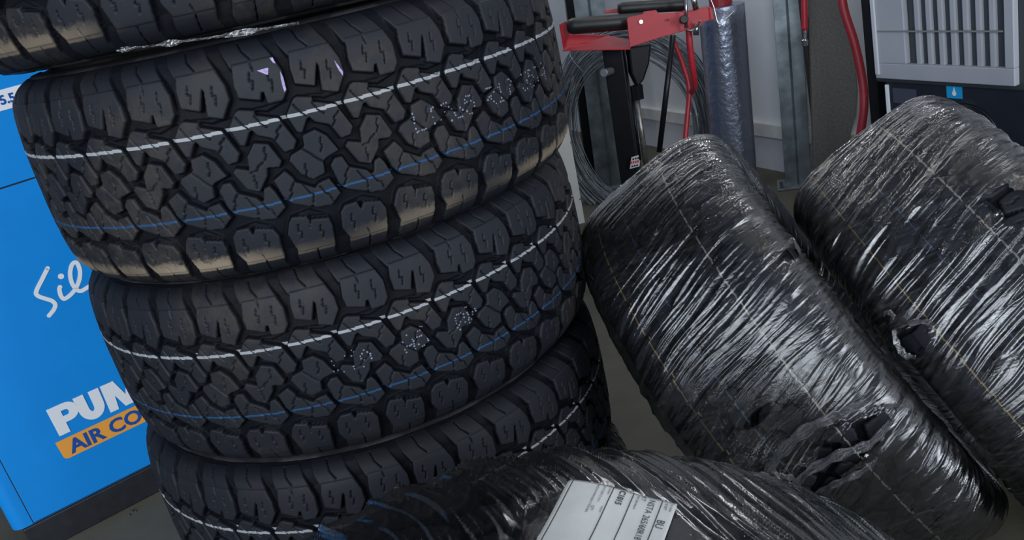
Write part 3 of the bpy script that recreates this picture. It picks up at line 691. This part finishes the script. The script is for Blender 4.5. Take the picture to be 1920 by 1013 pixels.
# horsepower plate
decal('power_plate', [(.02, 1.0715), (.36, 1.0715), (.36, 1.028), (.02, 1.028)], M_WHITE, comp, label='white strip with blue figures')
V, Fs = text_geo('5.5 HP', .0275, .0010); g = G(); g.add([cp(.1305+x, 1.0405+y, FO+.0012) for x, y in V], Fs); g.out('power_figures', M_DKB, comp, label='blue figures 5.5')

# ------------------------------------------------------------------ wall with posts
EW = dirz(110.5); NW = np.array([-EW[1], EW[0], 0.0])    # NW points to the room (towards -x)
PW = on_floor(1490, 350)+(-NW)*.10
if NW[0] > 0: NW = -NW
def wp(u, z, out=0.0): return PW+EW*u+UP*z+NW*out
M_SHEET = mat('white_sheet_wall', (.66, .67, .70), .55, noise=.05, nscale=6, bump=.1, bscale=60)
M_GIRT = mat('white_girt', (.62, .62, .60), .5, noise=.1, nscale=20)
M_GALV = mat('galvanised_steel', (.20, .235, .255), .42, metal=.55, noise=.35, nscale=14, bump=.15, bscale=80, rvar=.12)
M_CONC = mat('concrete_floor', (.070, .066, .048), .75, noise=.3, nscale=5, bump=.4, bscale=120, col2=(.108, .101, .076))
g = G().box((-6, -4, -.12), (12, 0, 0), (0, 14, 0), (0, 0, .12)); props(g.out('floor', M_CONC), kind='structure')
w = G(); w.box(wp(-5.5, 0, 0), EW*13, UP*3.0, -NW*.10); props(w.out('wall_right', M_SHEET), kind='structure')
# horizontal girts with the dark shadow gap under them and sheet ribs
for i, (z0, z1) in enumerate(((.150, .205), (1.28, 1.34))):
    props(G().box(wp(-5.5, z0, -.001), EW*13, UP*(z1-z0), NW*.028).out('trim_%d' % (i+1), M_GIRT, bevel=.002), kind='structure')
bw = G().box((-5.0, 5.6, 0), (7.2, 0, 0), (0, .1, 0), (0, 0, 3.0)); props(bw.out('wall_back', M_SHEET), kind='structure')
def c_post(label, P, ex, ey, wdt, dep, lip=.022, t=.004, h=2.9, AX=UP):
    th_ = thing('steel_post', label, 'steel post', P, group='galvanised posts along the wall')
    a, b = np.array(P), np.array(P)
    g = G(); ex, ey = unit(ex), unit(ey)
    def pc(x, y): return np.array(P)+ex*x+ey*y
    prof = [(-wdt/2, 0), (-wdt*.04, 0), (0, -.006), (wdt*.04, 0), (wdt/2, 0), (wdt/2, dep), (wdt/2-lip, dep), (wdt/2-lip, dep-t), (wdt/2-t, dep-t), (wdt/2-t, t), (-wdt/2+t, t), (-wdt/2+t, dep-t), (-wdt/2+lip, dep-t), (-wdt/2+lip, dep), (-wdt/2, dep)]
    g.prism([pc(x, y) for x, y in prof], AX*h); g.out('channel', M_GALV, th_, bevel=.001)
    G().box(pc(-wdt/2-.03, -.05), ex*(wdt+.06), ey*.12, UP*.008).out('base_plate', M_GALV, th_, bevel=.001)
    for sx in (-wdt/2-.014, wdt/2+.014):
        G().tube([pc(sx, -.03)+UP*.008, pc(sx, -.03)+UP*.034], .007, 6).out('anchor_bolt', M_GALV, th_)
    return th_
def lean(x0, y0, x1, y1, foot):         # axis through the foot that shows along a line of the picture, standing in the frontal plane
    a = at(x0, y0, foot[1]); b = at(x1, y1, foot[1]); d = unit(a-b); return d/d[2]
pb = on_floor(1497, 347); vdir = unit(np.array([pb[0], pb[1], 0])); side = np.cross(vdir, UP)
c_post('galvanised C-shaped wall post beside the hanging red hose and grey board', pb, side, vdir, .094, .07, AX=lean(1475, 0, 1497, 347, pb))
f0 = at(1122, 150, 3.66); ld = lean(1108, 0, 1148, 330, f0); pb2 = f0-ld*f0[2]; vd2 = unit(np.array([pb2[0], pb2[1], 0]))
c_post('galvanised C-shaped post behind the wire coil and the black jack column', pb2, np.cross(vd2, UP), vd2, .125, .06, h=2.5, AX=ld)
M_BLK = mat('black_paint', (.006, .0065, .009), .38, noise=.2, nscale=30, spec=.3)
f1 = at(1076, 20, 3.80); ld = lean(1076, 0, 1106, 250, f1); g = G().box(f1-ld*f1[2]-np.array([.03, 0, 0]), (.055, 0, 0), (0, .04, 0), ld*2.3); o = g.out('steel_tube', M_BLK, bevel=.003); props(o, 'black square steel tube leaning upright left of the galvanised post behind the wire coil', 'steel tube')

# narrow white board with screws
M_BOARD = mat('cream_board', (.50, .49, .46), .5, noise=.05, nscale=10)
bl = on_floor(1097, 418); bd = np.array([1.0, 0, 0]); BLD = lean(1062, 215, 1097, 418, bl)
board = thing('white_board', 'narrow off-white upright board with screws showing beside the bare tyre stack', 'board', bl)
G().box(bl-bd*.26, bd*.26, np.array([0, .018, 0]), BLD*1.70).out('panel', M_BOARD, board, bevel=.002)
M_SCR = mat('screw_steel', (.25, .25, .25), .35, metal=.9)
for x_, y_ in ((1071, 267), (1088, 373)):
    p = at(x_, y_, bl[1]); G().tube([p+np.array([0, -.004, 0]), p+np.array([0, .004, 0])], .004, 10).out('screw', M_SCR, board)

# ------------------------------------------------------------------ coil of wire hanging on the wall behind the jack
M_WIRE = mat('galvanised_wire', (.26, .29, .32), .38, metal=.6, noise=.3, nscale=40)
coil = thing('wire_coil', 'large coil of thin grey galvanised wire standing behind the jack', 'wire coil', at(1188, 250, 3.42))
cc = at(1190, 240, 3.42)
ez = UP; ex = unit(np.array([.93, -.36, 0])); en = np.cross(ex, ez)
for strand in range(3):
    g = G()
    for k in range(26):
        r0 = .292+random.random()**.8*.105; pts = []; ph = random.random()*6; am = random.uniform(.002, .012); off = random.uniform(-.03, .03); ox, oz = random.uniform(-.014, .014), random.uniform(-.02, .01)
        for j in range(72):
            a = j*2*PI/72; r_ = r0+am*math.sin(2*a+ph)+am*.4*math.sin(5*a+ph*2)
            pts.append(cc+ex*(r_*.84*math.cos(a)+ox)+ez*(r_*1.06*math.sin(a)*1.0+oz-.05*(1 if math.sin(a) < 0 else 0)*0)+en*(off+.01*math.sin(3*a+ph)))
        g.tube(pts, .0019, 6, closed=True)
    g.out('wire_strand', M_WIRE, coil, smooth=True)
for a in (2.2, -.6):
    p = cc+ex*.345*.84*math.cos(a)+ez*.345*1.06*math.sin(a); rd = unit(ex*math.cos(a)*.84+ez*math.sin(a)); pts = [p+rd*.055*math.cos(t)+en*.045*math.sin(t) for t in np.linspace(0, 2*PI, 24)[:-1]]
    G().tube(pts, .0022, 6, closed=True).out('tie_wire', M_WIRE, coil, smooth=True)

# ------------------------------------------------------------------ transmission jack
M_RED = mat('red_paint', (.43, .020, .032), .38, noise=.08, nscale=15, bump=.05, bscale=60)
M_CHR = mat('bright_steel', (.55, .55, .56), .25, metal=1.0)
M_RUBR = mat('black_rubber_pad', (.010, .010, .011), .45, noise=.3, nscale=60, bump=.2, bscale=150)
JY = 2.62
jb = at(1190, 335, JY); jfoot = np.array([jb[0]-.0, JY+.02, 0])
jack = thing('jack_stand', 'black jack column carrying a red cradle with black padded rollers', 'jack', jfoot)
def J(x, y, d=0.0): return at(x, y, JY+d)
top_ = J(1152, 88); bot_ = J(1186, 335); ax = unit(bot_-top_); fo = bot_+ax*((bot_[2]-.012)/(-ax[2]))
sx_ = unit(np.array([1.0, -.35, 0])); sy_ = unit(np.array([.35, 1.0, 0]))
g = G(); P0 = top_+np.array([0, .02, 0]); g.prism([P0+sx_*a*.031+sy_*b*.031 for a, b in ((-1, -1), (1, -1), (1, 1), (-1, 1))], fo-top_); g.out('column', M_BLK, jack, bevel=.004)
G().box(fo-np.array([.16, .16, .012]), (.26, 0, 0), (0, .36, 0), (0, 0, .014)).out('base', M_BLK, jack, bevel=.004)
# sliding arm, gear housing, screw
t2 = J(1194, 88, -.01); m2_ = J(1203, 168, -.01)
g = G(); g.prism([J(1178, 88, -.02), J(1222, 82, -.02), J(1218, 120, -.02), J(1208, 150, -.02), J(1196, 165, -.02), J(1184, 140, -.02)], (0, .05, 0)); g.out('gear_housing', M_BLK, jack, bevel=.006)
G().tube([J(1193, 160, -.03), J(1196, 186, -.03)], .020, 6).out('hex_nut', M_BLK, jack, bevel=.001)
G().tube([J(1194, 186, -.03), J(1212, 312, -.03)], .0085, 14).out('screw_rod', mat('worn_steel', (.30, .28, .25), .4, metal=.8, noise=.3, nscale=60), jack, smooth=True)
G().tube([J(1186, 186, -.025), J(1200, 300, -.025)], .0045, 8).out('guide_rod', M_BLK, jack, smooth=True)
kb = G().tube([J(1146, 133, -.035), J(1132, 137, -.085)], [.011, .012], 18); kb.out('knob', mat('brushed_bolt', (.42, .42, .42), .35, metal=.8), jack, bevel=.0015)
# the long black rod
G().tube([J(1262, 66, -.05), J(1236, 285, -.05)], .0085, 14).out('handle_rod', M_BLK, jack, smooth=True)
# red cradle
def planar(pts):
    P = np.array(pts); c = P.mean(0); n = np.linalg.svd(P-c)[2][2]; return [CAM+(p-CAM)*(np.dot(c-CAM, n)/np.dot(p-CAM, n)) for p in P]
def plate(name, pts, d, mt=M_RED, bev=.0015):
    pts = planar(pts); g = G(); g.prism(pts, d); return g.out(name, mt, jack, bevel=bev)
plate('cradle_plate', [J(1054, 94, -.06), J(1181, 91, -.10), J(1186, 76, .02), J(1140, 66, .06), J(1068, 82, .04)], (0, 0, -.004))
plate('end_plate', [J(1048, 46, -.06), J(1060, 40, -.02), J(1066, 64, 0), J(1056, 93, -.05)], (.004, .003, 0))
plate('inner_plate', [J(1066, 64, .02), J(1138, 66, .03), J(1126, 72, .03), J(1100, 79, .02), J(1058, 92, .0)], (.001, .005, 0))
plate('side_plate', [J(1175, 36, -.10), J(1180, 32, -.10), J(1204, 27, -.10), J(1207, 22, -.10), J(1230, 19, -.10), J(1236, 26, -.10), J(1288, 22, -.12), J(1291, 56, -.12), J(1240, 70, -.11), J(1184, 88, -.10), J(1181, 91, -.10)], (.001, .006, 0))
plate('clevis', [J(1284, 22, -.12), J(1334, 13, -.12), J(1340, 36, -.12), J(1318, 42, -.12), J(1316, 48, -.12), J(1284, 58, -.12)], (0, .03, 0))
plate('rear_plate', [J(1132, 25, .03), J(1136, 20, .03), J(1156, 16, .03), J(1262, 6, .0), J(1283, 6, .0), J(1290, 22, .0), J(1255, 22, .0)], (0, .006, 0))
def roller(p0, p1, r):
    P = [p0+(p1-p0)*t for t in (0, .02, .06, .5, .94, .98, 1)]; G().tube(P, [r*.6, r*.85, r, r, r, r*.85, r*.6], 24).out('padded_roller', M_RUBR, jack, smooth=True)
roller(J(1064, 50, -.05), J(1236, 36, -.04), .0235); roller(J(1158, 17, 0), J(1286, 8, -.02), .0185)
G().tube([J(1202, 41, -.105), J(1202, 41, -.112)], .0055, 12).out('bolt', M_CHR, jack)
G().tube([J(1253, 37, -.112), J(1253, 37, -.122)], .0035, 10).out('bolt_hole', M_BLK, jack)
G().tube([J(1281, 37, -.13), J(1283, 36, -.16)], .012, 16).out('end_knob', M_BLK, jack, bevel=.002)
G().tube([J(1286, -14, -.15), J(1287, 52, -.15)], .0040, 10).out('steel_pin', M_CHR, jack, smooth=True)
G().tube([J(1298, -14, -.14), J(1305, 18, -.14)], .0085, 12).out('steel_pin', M_CHR, jack, smooth=True)
G().tube([J(1306, 44, -.13), J(1305, 66, -.13)], .0085, 12).out('steel_pin', M_CHR, jack, smooth=True)
G().tube(smoothpath([J(1288, 56, -.15), J(1300, 56, -.15), J(1314, 38, -.16)]), .003, 8).out('pin_clip', M_SCR, jack, smooth=True)
G().tube(smoothpath([J(1328, -12, -.13), J(1338, 12, -.14), J(1347, 44, -.15), J(1360, 36, -.15), J(1377, 20, -.15)]), .0022, 8).out('wire_hook', M_CHR, jack, smooth=True)
# sticker
stn = unit(np.array([-.3, -1, 0.0]))
st = [J(1184, 295, -.028), J(1201, 290, -.028), J(1199, 312, -.028), J(1181, 317, -.028)]
stk = G(); stk.prism(st, (0, .001, 0)); stk.out('sticker', mat('sticker_white', (.55, .55, .56), .4), jack, label='small white sticker with red and black print')
s1 = G()
for (x0, y0, x1, y1, mm) in ((1182, 303.5, 1199, 308, 0),):
    for q in range(4):
        xa = x0+q*4.3; yy = y0-q*.9; s1.prism([J(xa, yy, -.0288), J(xa+3.2, yy-.7, -.0288), J(xa+2.8, yy+4.0, -.0288), J(xa-.3, yy+4.6, -.0288)], (0, .0004, 0))
s1.out('sticker_print', mat('sticker_red', (.5, .03, .04), .4), jack)
s2 = G()
for (x0, y0) in ((1186, 297.5), (1184, 311)):
    for q in range(3): xa = x0+q*4.5; yy = y0-q*1.1; s2.prism([J(xa, yy, -.0288), J(xa+3.3, yy-.8, -.0288), J(xa+3, yy+2.4, -.0288), J(xa-.3, yy+3.1, -.0288)], (0, .0004, 0))
s2.out('sticker_print', M_BLK, jack)

# red hoses
M_HOSE = mat('red_hose', (.40, .018, .030), .4, noise=.1, nscale=30)
h = G(); h.tube(smoothpath([J(1291, 52, -.09), J(1294, 90, -.09), J(1299, 130, -.08), J(1302, 158, -.05), J(1297, 172, .0)]), .0095, 12); o = h.out('hose', M_HOSE, smooth=True)
props(o, 'thin red hose hanging straight down from the red cradle clevis', 'hose', 'red hoses by the wall')
h = G(); h.tube(smoothpath([at(1262, 75, 2.86), at(1280, 120, 2.84), at(1292, 165, 2.82), at(1289, 215, 2.8), at(1285, 270, 2.78)]+[np.array([at(1285, 270, 2.78)[0]+.005, 2.78, .3]), np.array([at(1285, 270, 2.78)[0]+.01, 2.78, .01])]), .0085, 12); o = h.out('hose', M_HOSE, smooth=True)
props(o, 'dull red hose curving down in front of the wire coil', 'hose', 'red hoses by the wall')
# air hose with a chrome fitting beside the post
hp = [at(1507, -60, 2.70), at(1508, 0, 2.70), at(1509, 56, 2.70)]
hose3 = thing('air_hose', 'red air hose ending in a chrome fitting beside the galvanised post', 'hose', hp[0], 'red hoses by the wall')
G().tube(smoothpath(hp), .0100, 14).out('hose_line', M_HOSE, hose3, smooth=True)
G().tube([at(1509, 55, 2.70), at(1509, 62, 2.70), at(1509, 63, 2.70), at(1509, 74, 2.70), at(1509, 75, 2.70), at(1509.5, 86, 2.70)], [.0075, .0075, .0065, .0065, .0105, .0095], 14).out('fitting', M_CHR, hose3, bevel=.001)
h = G(); h.tube(smoothpath([at(1574, -40, 2.52), at(1583, 20, 2.5), at(1602, 80, 2.48), at(1617, 150, 2.46), at(1620, 200, 2.44), at(1612, 260, 2.44)]+[np.array([at(1612, 260, 2.44)[0]-.02, 2.44, .25]), np.array([at(1612, 260, 2.44)[0]-.01, 2.44, .012])]), .0125, 14); o = h.out('hose', mat('dark_red_hose', (.30, .018, .028), .5, noise=.1, nscale=30), smooth=True)
props(o, 'dark red thick hose curving down between the grey board and the vented cabinet', 'hose', 'red hoses by the wall')

# ------------------------------------------------------------------ roll of silver film
M_FOIL = bpy.data.materials.new('silver_film'); M_FOIL.use_nodes = True
nt = M_FOIL.node_tree; b = nt.nodes['Principled BSDF']; b.inputs['Base Color'].default_value = (.26, .29, .37, 1); b.inputs['Metallic'].default_value = .8; b.inputs['Roughness'].default_value = .3
tc = nt.nodes.new('ShaderNodeTexCoord'); mp = nt.nodes.new('ShaderNodeMapping'); mp.inputs['Scale'].default_value = (1, 1, .8); nt.links.new(tc.outputs['Object'], mp.inputs[0])
bp = nt.nodes.new('ShaderNodeBump'); bp.inputs['Strength'].default_value = .7; bp.inputs['Distance'].default_value = .004; nt.links.new(noise(nt, mp.outputs[0], 70, 4, 2.0), bp.inputs['Height']); nt.links.new(bp.outputs[0], b.inputs['Normal'])
RY = 2.74; rc = at(1352, 10, RY); rb = at(1378, 330, RY)
rollt = thing('film_roll', 'tall upright roll wrapped in shiny blue-silver film', 'roll', (rb[0], RY, 0))
rr_ = .0712
g = G(); zt = rc[2]
pts = [np.array([rb[0]-.0, RY, 0.002]), np.array([rb[0], RY, .01])]+[np.array([rb[0]+(rc[0]-rb[0])*max(0, (z-rb[2]))/(rc[2]-rb[2]), RY, z]) for z in np.linspace(.05, zt, 14)]
g.tube(pts, rr_, 40); g.out('wrapped_body', M_FOIL, rollt, smooth=False)
for p_ in rollt.children[-1].data.polygons: p_.use_smooth = len(p_.vertices) == 4
G().tube([pts[-1], pts[-1]+UP*.03], .035, 24).out('core_end', mat('red_cap', (.3, .02, .03), .5), rollt, bevel=.002)

# ------------------------------------------------------------------ grey curved board leaning by the post
M_FIBRE = mat('grey_fibreboard', (.115, .108, .10), .85, noise=.18, nscale=120, bump=.8, bscale=260)
BY = 2.85
edge_px = [(1516, -60), (1560, -60), (1574, 0), (1590, 50), (1603, 110), (1608, 170), (1604, 215), (1594, 260), (1578, 300), (1530, 345)]
P = [at(x, y, BY) for x, y in edge_px]; base = P[-1].copy(); lo = [np.array([at(1585, 300, BY)[0], BY, 0.0]), np.array([at(1526, 345, BY)[0], BY, 0.0])]
P = P[:-1]+lo+[at(1526, 345, BY)]
g = G(); g.prism(P, (0.02, .06, 0)); o = g.out('fibre_board', M_FIBRE, bevel=.006); props(o, 'rough grey-brown board with a curved right edge standing beside the galvanised post', 'board')
# dark upright strip behind the hose fitting
g = G().box(at(1512, 88, 2.92)*np.array([1, 1, 0]), (.018, 0, 0), (0, .03, 0), (0, 0, 1.45)); o = g.out('upright_strip', mat('dark_strip', (.02, .018, .017), .6, noise=.2), bevel=.002); props(o, 'narrow dark upright strip between the galvanised post and the grey board', 'strip')
# dark locker / cable duct left of the cabinet
g = G().box(at(1634, 60, 2.30)*np.array([1, 1, 0]), (.05, 0, 0), (0, .05, 0), (0, 0, 1.6)); o = g.out('upright_duct', M_BLK, bevel=.004); props(o, 'black upright duct between the dark red hose and the vented cabinet', 'duct')
# white lamp-like reflector strip
g = G(); g.prism([at(1651, 158, 2.16), at(1655, 158, 2.16), at(1655, 206, 2.16), at(1648, 208, 2.16), at(1648, 178, 2.16)], (0, .02, 0)); 

# ------------------------------------------------------------------ vented cabinet
EH = dirz(109.5-180); NH = np.array([EH[1], -EH[0], 0.0])   # EH runs right / towards the camera
if NH[0] > 0: NH = -NH
PHh = at(1645, 150, 2.1)
def hq(u, z, out=0.0): return np.array([PHh[0], PHh[1], 0])+EH*u+UP*z+NH*out
cab = thing('vented_cabinet', 'black workshop machine with a grey slotted vent cover and blue sticker', 'machine', hq(.18, 0, -.2))
M_GREY = mat('grey_plastic', (.30, .31, .345), .5, noise=.04, nscale=10, bump=.05, bscale=200); M_DARKG = mat('cover_rim', (.035, .04, .045), .4)
M_NAVY = mat('black_cabinet', (.013, .014, .020), .42, noise=.15, nscale=20); M_TEAL = mat('dark_teal_side', (.03, .045, .055), .45)
G().box(hq(.0, .012, -.022), EH*.50, UP*1.34, -NH*.42).out('cabinet_body', M_NAVY, cab, bevel=.008)
for a in (.04, .44):
    for b_ in (-.06, -.40): G().tube([hq(a, 0, b_), hq(a, .014, b_)], .018, 14).out('foot', M_RUBR, cab)
# dark rim and grey cover with slots
G().box(hq(-.012, .575, -.020), EH*.415, UP*.62, NH*.014).out('cover_rim', M_DARKG, cab, bevel=.006)
fr = G(); u0, u1, z0, z1 = .006, .382, .590, 1.16; s0, s1, q0, q1 = .102, .360, .628, 1.10
T = .016
fr.box(hq(u0, z0, -.006), EH*(u1-u0), UP*(q0-z0), NH*T); fr.box(hq(u0, q1, -.006), EH*(u1-u0), UP*(z1-q1), NH*T)
fr.box(hq(u0, q0, -.006), EH*(s0-u0), UP*(q1-q0), NH*T); fr.box(hq(s1, q0, -.006), EH*(u1-s1), UP*(q1-q0), NH*T)
fr.out('vent_cover', M_GREY, cab, bevel=.002)
G().box(hq(.010, .600, .010), EH*.012, UP*.55, NH*.006).out('cover_ridge', mat('light_grey_trim', (.42, .43, .47), .45), cab, bevel=.002)
nsl = 8; pitch = (s1-s0)/nsl
for k in range(1, nsl):
    uc = s0+k*pitch; G().box(hq(uc-.0095, q0-.002, -.010), EH*.0155, UP*(q1-q0+.004), NH*.012).out('vent_slat', M_GREY, cab, bevel=.003)
G().box(hq(s0, q0, -.0195), EH*(s1-s0), UP*(q1-q0), NH*.002).out('vent_backing', mat('dark_maroon', (.022, .006, .010), .7), cab)
G().box(hq(u0+.004, .705, .0095), EH*(s1-u0-.006), UP*.0035, NH*.0025).out('cross_wire', mat('grey_wire', (.16, .17, .17), .5), cab)
G().box(hq(.185, .5435, -.0215), EH*.042, UP*.034, NH*.001).out('blue_sticker', mat('sticker_blue', (.01, .30, .60), .4), cab, label='small blue sticker with a white drop')
g = G(); cx, cz = .206, .5585
drop = [(cx+.0055*math.sin(rad(a))*(1 if 1 else 0), cz-.0035+.0055*math.cos(rad(a))) for a in range(60, 301, 24)]+[(cx-.002, cz+.004), (cx, cz+.0125), (cx+.002, cz+.004)]
g.prism([hq(a, b_, -.0203) for a, b_ in drop], NH*.0005); g.out('sticker_symbol', M_WHITE, cab, label='white drop symbol')
G().box(hq(.026, .520, -.0215), EH*.072, UP*.038, NH*.001).out('rating_plate', mat('slate_plate', (.055, .06, .085), .4), cab, label='dark grey rating plate')
kb = G().tube([hq(.214, .517, -.024), hq(.214, .517, .006), hq(.214, .517, .012)], [.0135, .0135, .010], 24); kb.out('knob', mat('silver_knob', (.42, .42, .46), .3, metal=.7), cab, bevel=.002)
ring = [hq(.235+.085*math.cos(t), .445+.085*math.sin(t), -.021) for t in np.linspace(0, 2*PI, 49)[:-1]]
G().tube(ring, .0035, 8, closed=True).out('round_lid', mat('black_lid', (.008, .008, .010), .3), cab, smooth=True)
G().box(hq(.004, .47, -.03), EH*.010, UP*.095, NH*.012).out('white_edge_strip', M_WHITE, cab, bevel=.001, label='white edge strip')
G().box(hq(.500, .012, -.03), EH*.012, UP*1.34, -NH*.39).out('side_panel', M_TEAL, cab, bevel=.003)

# loose grit on the floor
M_GRIT = mat('grit', (.05, .05, .045), .8)
for (x, y, s_) in ((247, 962, .012), (243, 967, .008), (255, 960, .007)):
    p = on_floor(x, y); g = G(); k = 7
    ring0 = [p+np.array([s_*math.cos(i*2*PI/k)*random.uniform(.5, 1), s_*math.sin(i*2*PI/k)*random.uniform(.5, 1), 0.0]) for i in range(k)]
    tip = p+np.array([0, 0, s_*.7]); g.add(ring0+[tip], [tuple(range(k-1, -1, -1))]+[(i, (i+1) % k, k) for i in range(k)]); o = g.out('stone_chip', M_GRIT); props(o, 'tiny dark stone chip on the concrete floor by the compressor plinth', 'stone', 'stone chips by the compressor')

# ------------------------------------------------------------------ light
def area(name, loc, target, sx, sy, power, col):
    l = bpy.data.lights.new(name, 'AREA'); l.shape = 'RECTANGLE'; l.size = sx; l.size_y = sy; l.energy = power; l.color = col
    o = bpy.data.objects.new(name, l); COL.objects.link(o); o.location = loc
    o.rotation_euler = (Vector(target)-Vector(loc)).to_track_quat('-Z', 'Y').to_euler(); return o
area('daylight_door', (-1.9, -3.8, 2.4), (.1, 1.8, .6), 4.0, 2.4, 360, (.84, .92, 1.0))
area('daylight_side_door', (2.7, -2.5, 1.45), (.4, 1.0, .5), 1.0, 1.7, 95, (.86, .93, 1.0))
area('daylight_window', (3.2, .3, 2.6), (.5, 1.2, .4), 1.0, .8, 45, (.90, .95, 1.0))
area('strip_lamp', (.9, .6, 2.75), (.9, .6, 0), 1.2, .05, 5, (1.0, .94, .82))
area('added_glint_light', (1.15, 2.4, 2.6), (.2, .8, .3), .9, .07, 9, (.96, .97, 1.0))  # added light, no known fitting there; puts glints on the front tyre's film
area('strip_lamp_far', (.1, 3.9, 2.7), (.2, 2.0, 0), 1.2, .05, 11, (1.0, .96, .90))
W = bpy.data.worlds.new('world'); C.world = W; W.use_nodes = True
W.node_tree.nodes['Background'].inputs[0].default_value = (.50, .60, .78, 1); W.node_tree.nodes['Background'].inputs[1].default_value = .25
C.view_settings.view_transform = 'Standard'; C.view_settings.look = 'None'; C.view_settings.gamma = 1.0; C.view_settings.exposure = 0.0
